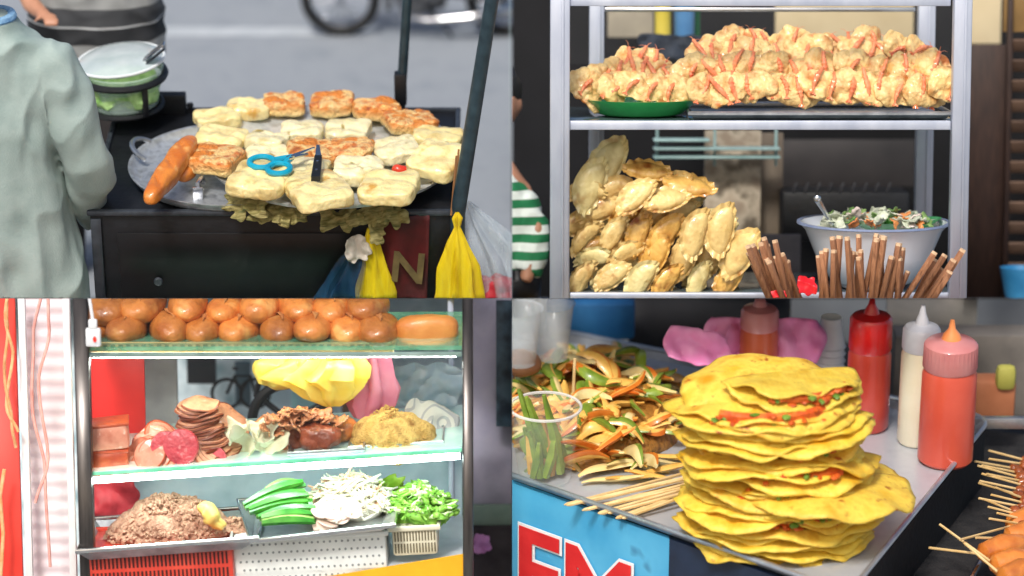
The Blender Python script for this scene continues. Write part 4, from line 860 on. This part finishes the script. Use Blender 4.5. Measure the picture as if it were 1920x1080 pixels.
m.build('chopped_herb_heap',[HB,HB2],label='bright green chopped spring onion heap on the small basket',cat='herbs',kind='stuff',loc=at(790,972,-.5),solid=.008)
for i,(px,py) in enumerate(((702,930),(718,925),(735,935))):
    crumple(.45,.4,.12,3,i+5,12,10,.3,curl=.3).build('lettuce_leaf',mat('lettuce2',S(120,170,30),S(190,215,90),sc=3,ro=.45,trl=.25),label=['yellow green lettuce leaf touching the pickles','yellow green lettuce leaf in the middle behind the herbs','yellow green lettuce leaf nearest the herbs'][i],cat='lettuce',loc=at(px,py,.2),rot=(rad(50),U(-.4,.4),i),solid=.02)
YB3=mat('yellow_bag3',S(244,208,30),S(255,244,130),S(250,228,66),sc=1.5,ro=.35,trl=.35,coat=.3,var=0)
bagmesh([(0,.5,.1),(-.15,.65,.05),(-.35,.8,-.1),(-.55,.55,.1),(-.75,.4,.1),(-.9,.15,.15)],seed=3,folds=9,fa=.4,flat=.5).build('plastic_bag',YB3,label='bunched yellow plastic bags hanging under the bread shelf',cat='bag',loc=at(606,670,-.1))
crumple(1.4,.62,.2,2.4,77,26,14,.45,plane='XZ').build('plastic_bag',YB3,label='loose yellow bag flap spreading left under the bread shelf',cat='bag',loc=at(568,700,-.25),rot=(0,rad(10),0),solid=.01)
PKB=mat('pink_bag',S(232,120,160),S(248,185,205),sc=1.5,ro=.35,trl=.35,alpha=.85,var=0)
bagmesh([(0,.3,0),(-.3,.35,0),(-.6,.42,.02),(-.9,.4,-.05),(-1.15,.2,-.1)],seed=5,folds=7,fa=.4,flat=.5).build('plastic_bag',PKB,label='pink plastic bag hanging right of the yellow ones',cat='bag',loc=at(697,668,.2))
crumple(1.4,.9,.14,2.4,15,26,22,.1,plane='XZ').build('plastic_sheet',mat('clear_sheet',S(190,215,230),S(228,240,246),sc=2,ro=.15,alpha=.6,trl=.2),label='crumpled clear plastic sheet at the right back of the middle shelf',cat='plastic sheet',loc=at(800,725,1.6),solid=.01)
RP=mat('red_panel',S(215,34,30),S(236,50,46),sc=1,ro=.45,var=0)
board(160,275,672,900,1.6,RP,'red_board','red board behind the ham blocks','board',th=.1)
board(265,335,560,860,4.5,mat('grey_post',S(140,142,140),S(182,182,178),sc=1.5),'concrete_post','grey concrete post right of the red board','post')
BG=mat('street_blur',S(140,168,178),S(222,236,242),S(184,206,216),sc=1.1,ro=.9,var=0,contrast=.14)
board(-200,960,440,1300,11,BG,'street_wall','pale blue grey building front across the street','building')
for i,(x0_,x1_,y0_,y1_,c_) in enumerate(((350,405,670,720,S(50,52,55)),(440,470,680,760,S(80,100,110)),(480,530,640,720,S(130,190,200)),(545,590,700,780,S(150,195,200)),(640,655,720,800,S(120,90,70)))):
    board(x0_,x1_,y0_,y1_,8,mat('bgc%d'%i,c_,tuple(min(1,x*1.4) for x in c_[:3])+(1,),sc=2,ro=.8),'street_box','%s box shape in the blurred street behind the glass'%['black','slate grey','turquoise','pale teal','narrow brown'][i],'box')
tb3=at(455,760,7); t=thing('bicycle','dark bicycle blurred in the street behind the glass','bicycle',loc=tb3)
for px in (425,478):
    m=MB(); m.tube(circ(at(px,738,7)-tb3,.3,28,'Y'),.035,n=6,close=True); m.build('wheel',RUB,t)
m=MB(); m.tube([at(425,738,7)-tb3,at(440,705,7)-tb3,at(470,705,7)-tb3,at(478,738,7)-tb3],.035,n=6); m.tube([at(440,705,7)-tb3,at(452,740,7)-tb3,at(470,705,7)-tb3],.03,n=6); m.build('frame',BLK,t)
m=MB(); m.tube([at(436,690,7)-tb3,at(446,692,7)-tb3],.03,n=6); m.build('handlebar',BLK,t)
MB().tube([at(492,690,5),at(480,740,5),at(545,790,5),at(600,760,5)],.07,n=8).build('hose',BLK,label='dark looping hose behind the roast meat',cat='hose')
MB().tube(circ(at(545,790,4),.75,40,'Y'),.1,n=8,close=True).build('spare_tyre',RUB,label='dark tyre leaning behind the roast meat pile',cat='tyre')
board(-80,46,500,1200,.6,mat('red_board2',S(215,45,35),S(235,65,50),sc=.8,ro=.5,var=0),'red_door','bright red board at the far left edge','board')
m=MB(); a_=at(46,560,1.0);b_=at(131,560,1.0); zt=at(50,500,1).z; zbm=at(50,1200,1).z
m.surf(lambda u,v:(a_.x+(b_.x-a_.x)*u,1.0+.014*math.sin(v*2*pi*26),zt+(zbm-zt)*v),6,26*8); m.build('corrugated_sheet',mat('corr',S(240,222,228),S(252,244,248),sc=1,ro=.4,trl=.1,var=0),label='white corrugated plastic sheet left of the sandwich case',cat='sheet')
board(128,134,500,1200,-.9,mat('white_strip',S(210,205,205),S(235,232,232)),'edge_strip','thin white strip beside the dark case post','strip')
board(44,52,500,1200,.5,mat('white_strip'),'edge_strip','thin white strip between red board and corrugated sheet','strip')
for i,(pts,c_,lb) in enumerate((([(12,500),(14,620),(8,700),(22,790),(30,850)],0,'cream cord hanging down the red board, longer strand'),([(20,500),(10,600),(24,660),(12,760),(36,820)],0,'cream cord looping over the red board'),([(85,500),(62,640),(60,760),(84,880),(95,1100)],1,'pink cord hanging in front of the corrugated sheet, left one'),([(88,500),(92,620),(72,720),(90,860),(64,960)],1,'pink cord twisting before the corrugated sheet, right one'))):
    P=[at(x,y,.2) for x,y in pts]; out=[]
    for j in range(len(P)-1):
        for k_ in range(6):
            t_=k_/6; t2=t_*t_*(3-2*t_); out.append(Vector((P[j].x+(P[j+1].x-P[j].x)*t2,.2+.03*math.sin(k_+j),P[j].z+(P[j+1].z-P[j].z)*t_)))
    m=MB(); m.tube(out,.03,n=7); m.build('hanging_cord',mat('cord%d'%c_,*( (S(225,150,90),S(240,200,150)) if c_==0 else (S(225,150,140),S(240,190,180))),sc=8,ro=.7),label=lb,cat='cord')
MB().tube([at(8,880,.2),at(0,930,.2),at(6,1000,.2),at(-6,1200,.2)],.035,n=7).build('hanging_cord',mat('cord0'),label='short cream cord at the lower left edge',cat='cord')
board(880,1000,480,945,5,mat('lilac_wall',S(160,156,180),S(192,186,208),S(175,170,198),sc=.8,ro=.9,var=0,contrast=.13),'lilac_wall','lilac grey wall right of the sandwich case','wall')
board(930,1000,565,800,4.5,mat('navy_post',S(22,34,48),S(60,80,96),sc=2.5,var=0,contrast=.1),'dark_poster','dark blue mottled poster on the lilac wall','poster')
board(880,1000,948,988,4.6,mat('green_ledge',S(120,145,135),S(150,170,160)),'kerb_ledge','grey green ledge under the lilac wall','ledge')
board(880,1000,988,1300,4.4,mat('dk_pav',S(52,46,52),S(84,76,82),sc=2,ro=.9,var=0),'lower_wall','dark lower wall right of the yellow front','wall')
crumple(.35,.4,.1,3,66,plane='XZ').build('pink_scrap',mat('pinkscrap',S(190,120,190),S(215,150,210),ro=.5),label='small pink plastic scrap in the dark lower right',cat='scrap',loc=at(903,1020,4),solid=.01)

# ================================================================== Q4 : crepe stack
Q=4
cor=[on(880,598.5),on(1858,798),on(1592,1128),on(880,877)]
cen=sum(cor,Vector())/4
tt=thing('large_tray','large aluminium tray holding the yellow crepes, mango slices and sauce bottles','tray',loc=cen)
rc=[]
for i in range(4):
    p=cor[i]; a_=(cor[i-1]-p).normalized(); b_=(cor[(i+1)%4]-p).normalized()
    for k_ in range(7):
        t_=k_/6; rc.append(p+a_*.55*(1-t_)**2+b_*.55*t_**2)
inn=[cen+(p-cen)*.965 for p in rc]
m=MB(); n=len(rc)
m.add([p-cen for p in inn],[list(range(n))]); m.build('base',mat('tray_alu',S(168,174,183),S(196,201,209),S(182,188,197),sc=1.0,ro=.33,metal=.35,bump=.06,bsc=6,var=0),tt,smooth=False)
m=MB(); m.add([p-cen for p in inn]+[p-cen+Vector((0,0,.16)) for p in rc],[[i,(i+1)%n,(i+1)%n+n,i+n] for i in range(n)]); m.tube([p-cen+Vector((0,0,.17)) for p in rc],.05,n=8,close=True); m.build('rim',mat('tray_rim',S(160,165,175),S(205,210,218),ro=.28,metal=.7,var=0),tt)
o4=cen-Vector((0,0,4))
cart4=thing('crepe_cart','blue painted cart front with red lettering under the large tray','food cart',loc=o4)
A3=cor[3]+Vector((.05,.1,-.06)); A2=cor[2]+Vector((-.05,.1,-.06)); ev=(A2-A3)
mid_=A3+ev*.55
m=MB(); m.quadbox([A3-o4,mid_-o4,mid_-o4-Vector((0,0,3.9)),A3-o4-Vector((0,0,3.9))],(0,.12,0)); m.build('blue_front',mat('sky_blue',S(56,150,200),S(96,182,222),sc=1,ro=.4,var=0,spot=(S(20,60,110),1.0,.66)),cart4,smooth=False)
m=MB(); m.quadbox([mid_-o4,A2-o4,A2-o4-Vector((0,0,3.9)),mid_-o4-Vector((0,0,3.9))],(0,.12,0)); m.build('dark_front',mat('navy_f',S(14,22,40),S(34,50,76),sc=1.5,ro=.4,var=0),cart4,smooth=False)
m=MB(); m.quadbox([cor[2]-o4+Vector((-.05,.1,-.1)),cor[1]-o4+Vector((-.1,0,-.1)),cor[1]-o4+Vector((-.1,0,-3.9)),cor[2]-o4+Vector((-.05,.1,-3.9))],(-.1,0,0)); m.build('side_panel',BLK,cart4,smooth=False)
ed=ev.normalized(); X=ed; Z=Vector((0,0,1))
rotm=Matrix((X,Z,X.cross(Z))).transposed().to_4x4()
for lay,(mt,b_,of) in enumerate(((WHITEP,.095,.02),(mat('letter_red',S(200,25,30),S(225,45,45),ro=.4),.045,.05))):
    m=textmesh('EMC',2.25,.006,b_)
    P=at(968,1120,A3.y+(ev.y/ev.x)*(at(968,1100,A3.y).x-A3.x))
    loc=(P-o4)+X.cross(Z)*(of+.02)
    m.build('lettering',mt,cart4,local=Matrix.Translation(loc)@rotm,smooth=False)
CR=mat('crepe',S(226,168,26),S(252,220,88),S(242,196,48),sc=1.8,ro=.48,bump=.35,bsc=10,spot=(S(130,100,30),17,.68),var=.08,trl=.12,contrast=.2)
CR2=mat('crepe_toasted',S(224,156,24),S(252,218,88),S(240,188,46),sc=2.2,ro=.48,bump=.35,bsc=9,spot=(S(178,92,24),5,.62),var=.08,trl=.12)
FI=mat('filling_red',S(180,56,14),S(226,116,38),sc=6,ro=.5,bump=.5); FG=mat('filling_green',S(70,120,30),S(130,160,60),ro=.5)
def crepe(px,py,z,Rr,yaw,seed,label,gap=.2,grp=None,mt=CR,ay=.95,tilt=(0,0),fill=10,full=False,dome=0,droop=.13):
    t=thing('folded_crepe',label,'crepe',loc=on(px,py,0)+Vector((0,0,z)),rot=(rad(tilt[0]),rad(tilt[1]),rad(yaw)),group=grp)
    def leaf(up):
        def fn(u,v):
            f=pi*u*(2 if full else 1); r=v
            ro=1+.07*nz((math.cos(f)*2,math.sin(f)*2,0),seed+up*9)+.03*nz((math.cos(f)*9,math.sin(f)*9,0),seed+up*9)
            sf=math.sin(f)
            x=Rr*r*ro*math.cos(f)*(1 if up==0 else .97); y=-Rr*ay*r*ro*(abs(sf)**.8*(1 if sf>0 else -1) if not full else sf)*(1 if up==0 else .9)+(0 if full else Rr*.45)
            z_=(.035+gap*r*abs(sf)**.7*(.8+.6*nz((x*.8,0,0),seed)) if up else 0)
            z_+=.15*r**2*nz((x*.7,y*.7,0),seed+up*2)+.17*r**4*nz((math.cos(f)*2.6,math.sin(f)*2.6,2),seed+up*3)
            z_-=droop*r**4
            z_+=dome*(1-r*r)
            return (x,y,z_)
        return fn
    m=MB(); m.surf(leaf(0),90,16)
    if not full: m.surf(leaf(1),90,16)
    m.build('wrapper',mt,t,solid=.03)
    if fill:
        m=MB(); P=[]
        for i in range(9):
            f=.75+1.5*i/8; P.append((Rr*.82*math.cos(f)*.97,-Rr*ay*.82*abs(math.sin(f))**.8+Rr*.45,-.02+gap*.4))
        m.tube(P,.03+gap*.26,n=6)
        for i in range(fill*2):
            f=U(.75,2.35); r=U(.8,.92); m.blob((Rr*r*math.cos(f)*.97,-Rr*ay*r*abs(math.sin(f))**.8+Rr*.45,U(-.02,gap*.65)),(U(.08,.22),U(.08,.2),U(.05,.1)),lv=1,amp=.03,fr=6,seed=i,mi=R.choice((0,0,0,1)))
        m.build('filling',[FI,FG],t)
    return t
N_=13; SPZ=.214
for i in range(N_):
    z=.1+i*SPZ
    cx=1462+[4,-8,8,-2,12,-10,4,0,-6,-14,-14,-22,-30][i]
    Rr=[1.6,1.7,1.84,1.86,1.84,1.74,1.7,1.74,1.68,1.56,1.66,1.78,1.78][i]
    yaw=[4,-12,12,-8,14,-14,8,-6,12,-6,12,-10,4][i]
    nm=['at the very bottom of the stack','second from the bottom of the stack','third from the bottom of the stack','fourth from the bottom of the stack','fifth from the bottom of the stack','sixth from the bottom, just under the wide round one','seventh from the bottom of the stack, above the wide round one','in the middle of the stack with red filling showing','just above the middle of the stack','fifth from the top of the stack, narrower than its neighbours','fourth from the top of the stack','third from the top of the stack','second from the top, wide and ruffled'][i]
    crepe(cx,1026,z,Rr,yaw,i*5+2,'folded yellow crepe '+nm,gap=(.1 if i not in(5,7,9,12,3) else .3),mt=CR if i%3 else CR2,fill=14 if i in(3,5,7,9,12) else 0,tilt=(U(-2,2),U(-3,3)),droop=.15)
crepe(1540,1012,.1+5.5*SPZ,1.62,20,91,'round unfolded crepe sticking out to the right halfway up the stack',gap=.1,ay=1.0,mt=CR2,fill=0,full=True,tilt=(0,5))
crepe(1428,1000,.2+12.6*SPZ,1.5,-20,97,'topmost round crepe on the left with browned spots',gap=.18,mt=CR2,tilt=(5,2),full=True,fill=0,dome=.12,droop=.22)
crepe(1492,1020,.25+12.9*SPZ,1.28,22,99,'topmost folded crepe on the right opening toward the front',gap=.24,mt=CR,tilt=(8,3),fill=12,droop=.1)
FLS=mat('mango_flesh',S(206,124,34),S(240,194,100),S(226,156,62),sc=3,ro=.36,coat=.3); FLP=mat('mango_pale',S(218,186,110),S(240,222,164),sc=3,ro=.4,coat=.2); SKG=mat('mango_skin_green',S(80,110,30),S(150,170,60),sc=3,ro=.35,coat=.3); SKO=mat('mango_skin_orange',S(198,92,25),S(226,136,48),sc=3,ro=.35,coat=.3)
mps=[]
for i in range(12):
    L_=U(.8,1.2); wd=U(.24,.36); th=U(.4,.6)
    def fn(t,k_):
        s_=math.sin(pi*min(max(t,.04),.96))**.5; x=(t-.5)*L_; bend=.2*L_*(1-(2*t-1)**2)
        a_=k_/6*2*pi
        return Vector((x,math.cos(a_)*wd*.5*s_+bend,(math.sin(a_)*.5+.5)*wd*th*s_+.05*L_*math.sin(t*5+i)))
    vs=[fn(t/12,k_) for t in range(13) for k_ in range(6)]; fs=[];ms=[]
    for t in range(12):
        for k_ in range(6): fs.append([t*6+k_,t*6+(k_+1)%6,(t+1)*6+(k_+1)%6,(t+1)*6+k_]); ms.append(1 if k_ in (0,5) or (k_==1 and i%5==0) else 0)
    fs+= [[0,1,2,3,4,5],[72,73,74,75,76,77]]; ms+=[0,0]
    m=MB(); m.add(vs,fs,ms); mps.append(m.build('mango_slice',[FLS if i%4 else FLP,[SKG,SKO,SKG,SKO,SKG][i%5]],label='x',cat='fruit slice',sharp=50))
pc=on(1112,792,0)
for i in range(190):
    a_=U(0,2*pi); q=math.sqrt(R.random()); x=math.cos(a_)*q*2.0; y=math.sin(a_)*q*2.6
    z=1.15*(1-q**2)*U(.6,1.02)+.08
    zone='front' if y<-.9 else 'back' if y>.9 else 'middle'
    addproto(mps,pc+Vector((x,y,z)),(U(-.8,.9),U(-.45,.45),U(0,2*pi)),U(.8,1.1),'sliced mango wedge in the %s of the mango pile'%zone,'mango slices, '+zone)
for (px,py) in ((1110,868),(1140,885),(1165,868),(1195,880),(1230,875),(1260,862),(1180,900),(1150,903),(1250,885),(1215,895)):
    addproto(mps,on(px,py,.12),(U(-.3,.3),U(-.2,.2),U(-.5,1.2)),(1.1,.8,.8),'long mango slice at the front foot of the mango pile','front mango slices')
m=MB(); m.blob((0,0,0),(3.5,4.4,1.6),amp=.15,fr=2,lv=4); m.build('mango_pile_core',mat('mango_core',S(120,80,28),S(180,124,52),S(84,84,30),sc=4,ro=.5,bump=.6),label='dense inner mass of cut mango under the loose slices',cat='fruit pile',loc=pc+Vector((0,0,.0)),kind='stuff')
cb=on(1022,896,.02)
cu=thing('plastic_cup','clear plastic cup filled with mango sticks at the left edge','cup',loc=cb)
m=MB(); m.lathe([(0,.02),(.48,.02),(.5,.05),(.64,1.4),(.68,1.42),(.66,1.47)],n=48); m.build('wall',mat('cup_clear',S(225,225,225),S(240,240,240),ro=.06,alpha=.14,coat=.8,var=0),cu)
m=MB(); m.tube(circ((0,0,1.45),.66,48,'Z'),.03,n=6,close=True); m.build('rim',mat('cup_rim',S(220,215,210),S(240,238,235),ro=.1,alpha=.6),cu)
for i in range(26):
    a_=U(0,2*pi); q=U(0,.36); p=Vector((math.cos(a_)*q,math.sin(a_)*q,.1)); e=p+Vector((U(-.28,.2),U(-.2,.2),U(.7,1.15)+(.6 if i%6==0 else 0)))
    k_=i%3
    if i%6==0: e.x=p.x-U(.3,.5); k_=1
    m=MB(); d_=e-p; m.tube([Vector(),d_*.5+Vector((.03,0,0)),d_],[.08,.11,.04],n=5)
    m.build('mango_stick',[FLS,SKG,mat('mango_dull',S(150,110,45),S(190,150,80),ro=.5)][k_],label=['orange mango stick standing in the plastic cup','green mango stick standing in the plastic cup','brownish mango stick standing in the plastic cup'][k_],cat='fruit stick',group=['orange sticks in the cup','green sticks in the cup','brownish sticks in the cup'][k_],loc=cb+p)
BAM=mat('bamboo',S(205,165,100),S(235,205,150),sc=3,ro=.5,var=.12)
for i in range(15):
    a_=on(1292+U(-6,4),888+i*3+U(-4,4),.08+U(0,.25)); b_=on(1056+i*8+U(-8,8),944+i*1.8+U(-6,6) if i<12 else 972,.1)
    MB().tube([a_,b_-(b_-a_)*.03,b_],[.035,.035,.012],n=6).build('bamboo_skewer',BAM,label='pale bamboo skewer in the fan lying at the tray front edge',cat='skewer',group='skewers on the tray')
MB().tube([on(1075,735,1.3),at(1078,672,on(1075,735,1.3).y)],.03,n=6).build('bamboo_skewer',BAM,label='single bamboo skewer standing up in the mango pile',cat='skewer')
def bottle(px,pyb,r,pys,pyc,pyn,cols,capc,nozc,name,label,z0=.02):
    b=on(px,pyb,z0); b.y+=r; 
    zs=at(px,pys,b.y).z-b.z; zc=at(px,pyc,b.y).z-b.z; zn=at(px,pyn,b.y).z-b.z
    t=thing(name,label,'bottle',loc=b)
    m=MB(); m.lathe([(0,0),(r*.9,0),(r,.06),(r*1.0,zs*.5),(r*.985,zs-.12),(r*.9,zs)],n=40); m.build('body',mat('sauce_'+name+label[:9],*cols,sc=1.2,ro=.3,coat=.35,var=0,sss=.1),t)
    m=MB(); m.lathe([(r*.93,zs-.02),(r*.97,zs+.02),(r*.95,zc-.06),(r*.85,zc),(r*.35,zc+.06)],n=72,wob=lambda a_,i_:1+(.018*math.cos(36*a_) if i_ in(1,2) else 0)); m.build('cap',capc,t)
    m=MB(); m.lathe([(r*.38,zc+.03),(r*.3,zc+(zn-zc)*.35),(.07,zc+(zn-zc)*.6),(.04,zn),(0,zn+.01)],n=20); m.build('nozzle',nozc,t)
    return t
PK=mat('cap_pink',S(225,140,140),S(238,168,165),ro=.3,coat=.4,trl=.3,var=0); RC=mat('cap_red',S(205,20,22),S(225,40,38),ro=.3,coat=.5,var=0); WC=mat('cap_white',S(215,215,222),S(235,235,240),ro=.3,trl=.2,var=0); OR=mat('noz_orange',S(230,130,70),S(238,155,95),ro=.3)
bottle(1778,884,.52,688,640,600,(S(196,70,50),S(214,92,70)),PK,OR,'squeeze_bottle','orange red sauce bottle with pink cap and orange nozzle, nearest at the right')
bottle(1722,842,.37,652,612,572,(S(222,212,180),S(238,230,205)),WC,WC,'squeeze_bottle','cream coloured sauce bottle with white cap')
bottle(1629,816,.42,652,592,556,(S(192,56,42),S(212,82,64)),RC,RC,'squeeze_bottle','red sauce bottle with bright red cap behind the crepes')
bottle(1422,770,.38,612,578,540,(S(206,92,58),S(224,118,82)),PK,PK,'squeeze_bottle','orange sauce bottle with pink cap standing behind the stack, leftmost')
CP=mat('cup_stack',S(230,233,238),S(246,248,250),ro=.2,alpha=.95,trl=.15)
for k_,(px,pyb,n,nm) in enumerate(((1553,740,8,'tall'),(1510,740,2,'short'))):
    b=on(px,pyb,0)
    for i in range(n):
        m=MB(); m.lathe([(0,.01),(.2,0),(.29,.6),(.31,.61),(.28,.6),(.19,.02)],n=28); m.build('plastic_cup',CP,label='upside down clear cup in the %s cup stack behind the crepes'%nm,cat='cup',group='cups in the %s stack'%nm,loc=b+Vector((0,0,.61+i*.15)),rot=(pi,0,0))
TBM=mat('dark_table',S(30,34,40),S(58,62,68),sc=1.2,ro=.6,var=0)
m=MB(); m.add([(-12,3.2,-2.2),(14,3.2,-2.2),(14,16,-2.2),(-12,16,-2.2)],[[0,1,2,3]]); m.build('back_table',TBM,label='dark grey table surface beyond the tray',cat='table',smooth=False)
board(900,2100,440,1100,13,mat('bg4',S(70,76,84),S(112,116,120),sc=.5,var=0),'back_wall','grey blurred street front behind the crepe stall','wall')
board(1010,1190,570,640,8,mat('bluechair',S(24,92,150),S(50,120,175),sc=1.5),'blue_chairs','blue chairs as one plain block blurred behind the mango','crate',th=1.0,bev=.1)  # plain block standing in for the blue chairs
board(1180,1480,540,660,9.5,mat('dark_mass',S(20,22,28),S(44,46,54),sc=1.2),'dark_stall','dark stall front behind the bottles','stall')
board(1665,1830,540,620,9,mat('bgbeige',S(150,146,140),S(185,180,172)),'pale_box','pale grey box blurred behind the cream bottle','box')
board(1680,2000,630,780,7,mat('bggrey',S(92,88,84),S(140,132,124),sc=1),'brown_counter','grey brown counter blurred at the right','counter',th=.6)
board(1828,1902,715,798,5,mat('bgorange',S(160,96,62),S(186,120,84),sc=2),'orange_box','orange box blurred at the right edge','box',th=.5,bev=.1)
board(1870,1905,690,735,4.9,mat('bgyel',S(160,155,64),S(180,175,88)),'yellow_jar','yellow green jar blurred at the right edge','jar',th=.3,bev=.12)
board(1800,1960,785,805,3.5,ALU,'tray_edge','steel counter edge at the right behind the big tray','edge')
PKP=mat('pink_plastic',S(238,120,186),S(252,176,222),sc=1.5,ro=.4,trl=.05,var=0)
crumple(2.3,1.0,.25,1.3,5,24,16,.1,plane='XZ').build('plastic_bag',PKP,label='magenta plastic bag spread behind the orange bottle',cat='bag',loc=at(1440,640,4.5),rot=(-.5,0,0),solid=.01)
crumple(1.3,.7,.2,1.6,8,20,14,.1,plane='XZ').build('plastic_bag',PKP,label='magenta bag corner left of the stack top',cat='bag',loc=at(1310,650,3.8),rot=(-.5,.2,0),solid=.01)
CL=mat('blur_clear',S(170,178,184),S(215,220,224),ro=.15,alpha=.28)
for i,(px,py,lb) in enumerate(((975,640,'clear plastic tumbler at the left edge, front of the pair'),(1035,630,'clear plastic tumbler right of its twin at the top left'),(990,590,'clear tumbler standing farther back at the top left'))):
    m=MB(); m.lathe([(0,.02),(.3,0),(.42,1.1),(.45,1.12),(.4,1.1),(.28,.04)],n=32); m.build('plastic_tumbler',CL,label=lb,cat='cup',loc=at(px,py+40,3.0+i*.8))
MB().blob((0,0,0),(.8,.8,.5),amp=.05).build('brown_bowl',mat('brownb',S(110,70,45),S(140,95,60)),label='brown bowl blurred at the far left edge of the tray',cat='bowl',loc=at(975,680,3.2))
gz=-1.3
m=MB()
m.add([on(1640,1140,gz),on(2050,1140,gz),on(2050,830,gz),on(1800,800,gz)],[[0,1,2,3]]); m.build('grill_table',mat('charcoal',S(22,22,24),S(50,48,48),sc=3,ro=.7,bump=.5),label='black grill surface right of the large tray',cat='grill',smooth=False)
m=MB(); P=[on(1800,1120,-.9),on(1862,1010,-.9),on(2000,1035,-.9)]; m.tube(P,.06,n=8); m.quadbox([P[0],P[1],P[1]-Vector((0,0,.4)),P[0]-Vector((0,0,.4))],(.03,0,0)); m.build('sausage_tray_edge',STEEL,label='steel edge of the sausage tray at the lower right',cat='tray')
SAU=mat('sausage',S(160,74,20),S(214,130,56),S(190,100,34),sc=2.5,ro=.25,coat=.6,bump=.15)
sk4=[((1838,1040),(1910,1020),(1742,1027)),((1860,1062),(1925,1050),(1762,983)),((1875,1085),(1940,1066),(1808,1018)),((1890,985),(1945,975),(1800,1012)),((1885,1010),(1950,1000),(1830,1008))]
for i,(s0,s1,e) in enumerate(sk4):
    p0=on(s0[0],s0[1],-.6);p1=on(s1[0]+10,s1[1],-.6); pe=on(e[0],e[1],-.3); dd=(p1-p0)
    t=thing('sausage_skewer',['grilled sausage on a long skewer, leftmost and lowest row','grilled sausage skewer second from the left at the lower right','grilled sausage skewer at the bottom right corner','grilled sausage skewer highest of the near group','grilled sausage skewer behind the first one'][i],'sausage',loc=p0)
    m=MB(); m.tube([-dd*.03,dd*.08,dd*.5+Vector((0,0,.05)),dd*.95,dd*1.1],[.08,.2,.24,.2,.1],n=16); m.build('sausage',SAU,t)
    m=MB(); m.tube([Vector((.1,0,0)),pe-p0],.024,n=6); m.build('stick',BAM,t)
for i in range(16):
    x=1900+U(-6,20); y=862+i*8
    p0=on(x,y,-.5); pe=on(x-U(45,75),y-U(8,22),-.2)
    t=thing('meat_skewer','brown grilled meat skewer in the far group at the right edge','meat skewer',loc=p0,group='meat skewers at the right edge')
    m=MB()
    for j in range(3): m.blob((.1+j*.2,.02*j,0),(.26,.2,.16),amp=.05,fr=5,seed=i+j,lv=2)
    m.build('meat',mat('meatball',S(110,48,18),S(176,94,44),sc=4,ro=.35,bump=.5,coat=.3),t)
    m=MB(); m.tube([Vector((0.05,0,0)),pe-p0],.022,n=6); m.build('stick',BAM,t)

# ================================================================== cut at the seams of the four views
bpy.context.view_layer.update()
for o in list(bpy.data.objects):
    if o.get('label')=='x':
        for c_ in list(o.children): bpy.data.objects.remove(c_)
        bpy.data.objects.remove(o)
PL={1:[((-.004,0,0),(1,0,0)),((0,0,.004),(0,0,-1))],2:[((.004,0,0),(-1,0,0)),((0,0,.004),(0,0,-1))],3:[((-.004,0,0),(1,0,0)),((0,0,-.004),(0,0,1))],4:[((.004,0,0),(-1,0,0)),((0,0,-.004),(0,0,1))]}
for o in list(bpy.data.objects):
    q=QOF.get(o.name,0)
    if o.type!='MESH' or q==0: continue
    mw=o.matrix_world; bb=[mw@Vector(c) for c in o.bound_box]
    dead=False; cuts=[]
    for co,no in PL[q]:
        ds=[(b-Vector(co)).dot(Vector(no)) for b in bb]
        if min(ds)>=0: dead=True
        elif max(ds)>0: cuts.append((co,no))
    if dead: bpy.data.objects.remove(o); continue
    if cuts:
        b=bmesh.new(); b.from_mesh(o.data); b.transform(mw)
        for co,no in cuts:
            r=bmesh.ops.bisect_plane(b,geom=b.verts[:]+b.edges[:]+b.faces[:],dist=1e-5,plane_co=co,plane_no=no,clear_outer=True)
            ed_=[e for e in r['geom_cut'] if isinstance(e,bmesh.types.BMEdge)]
            try: bmesh.ops.holes_fill(b,edges=ed_,sides=0)
            except Exception: pass
        if not b.faces: b.free(); bpy.data.objects.remove(o); continue
        b.transform(mw.inverted()); me=o.data.copy(); b.to_mesh(me); b.free(); o.data=me
ch=set(o.parent.name for o in bpy.data.objects if o.parent)
for o in list(bpy.data.objects):
    if o.type=='EMPTY' and o.name not in ch: bpy.data.objects.remove(o)
# ================================================================== light, world, camera
w=bpy.data.worlds.new('World'); SC.world=w; w.use_nodes=True; nt=w.node_tree
sky=nt.nodes.new('ShaderNodeTexSky'); sky.sky_type='NISHITA'; sky.sun_disc=False; sky.sun_elevation=rad(36); sky.sun_rotation=rad(193)
sky.dust_density=3
nt.links.new(sky.outputs[0],nt.nodes['Background'].inputs[0]); nt.nodes['Background'].inputs[1].default_value=.135
ld=bpy.data.lights.new('sun','SUN'); ld.energy=2.8; ld.angle=rad(12); ld.color=(1,.97,.92)
lo=bpy.data.objects.new('sun',ld); COL.objects.link(lo)
dirv=Vector((.2,.85,-.62)).normalized(); lo.rotation_euler=dirv.to_track_quat('-Z','Y').to_euler()
cd=bpy.data.cameras.new('camera'); co=bpy.data.objects.new('camera',cd); COL.objects.link(co); SC.camera=co
co.location=(0,-D,0); co.rotation_euler=(pi/2,0,0); cd.sensor_fit='HORIZONTAL'; cd.sensor_width=36; cd.lens=36*D/19.2; cd.shift_y=.195/19.2; cd.clip_end=2000
cd.dof.use_dof=True; cd.dof.focus_distance=D-1.0; cd.dof.aperture_fstop=.16
SC.view_settings.view_transform='Standard'; SC.view_settings.look='None'; SC.view_settings.exposure=0
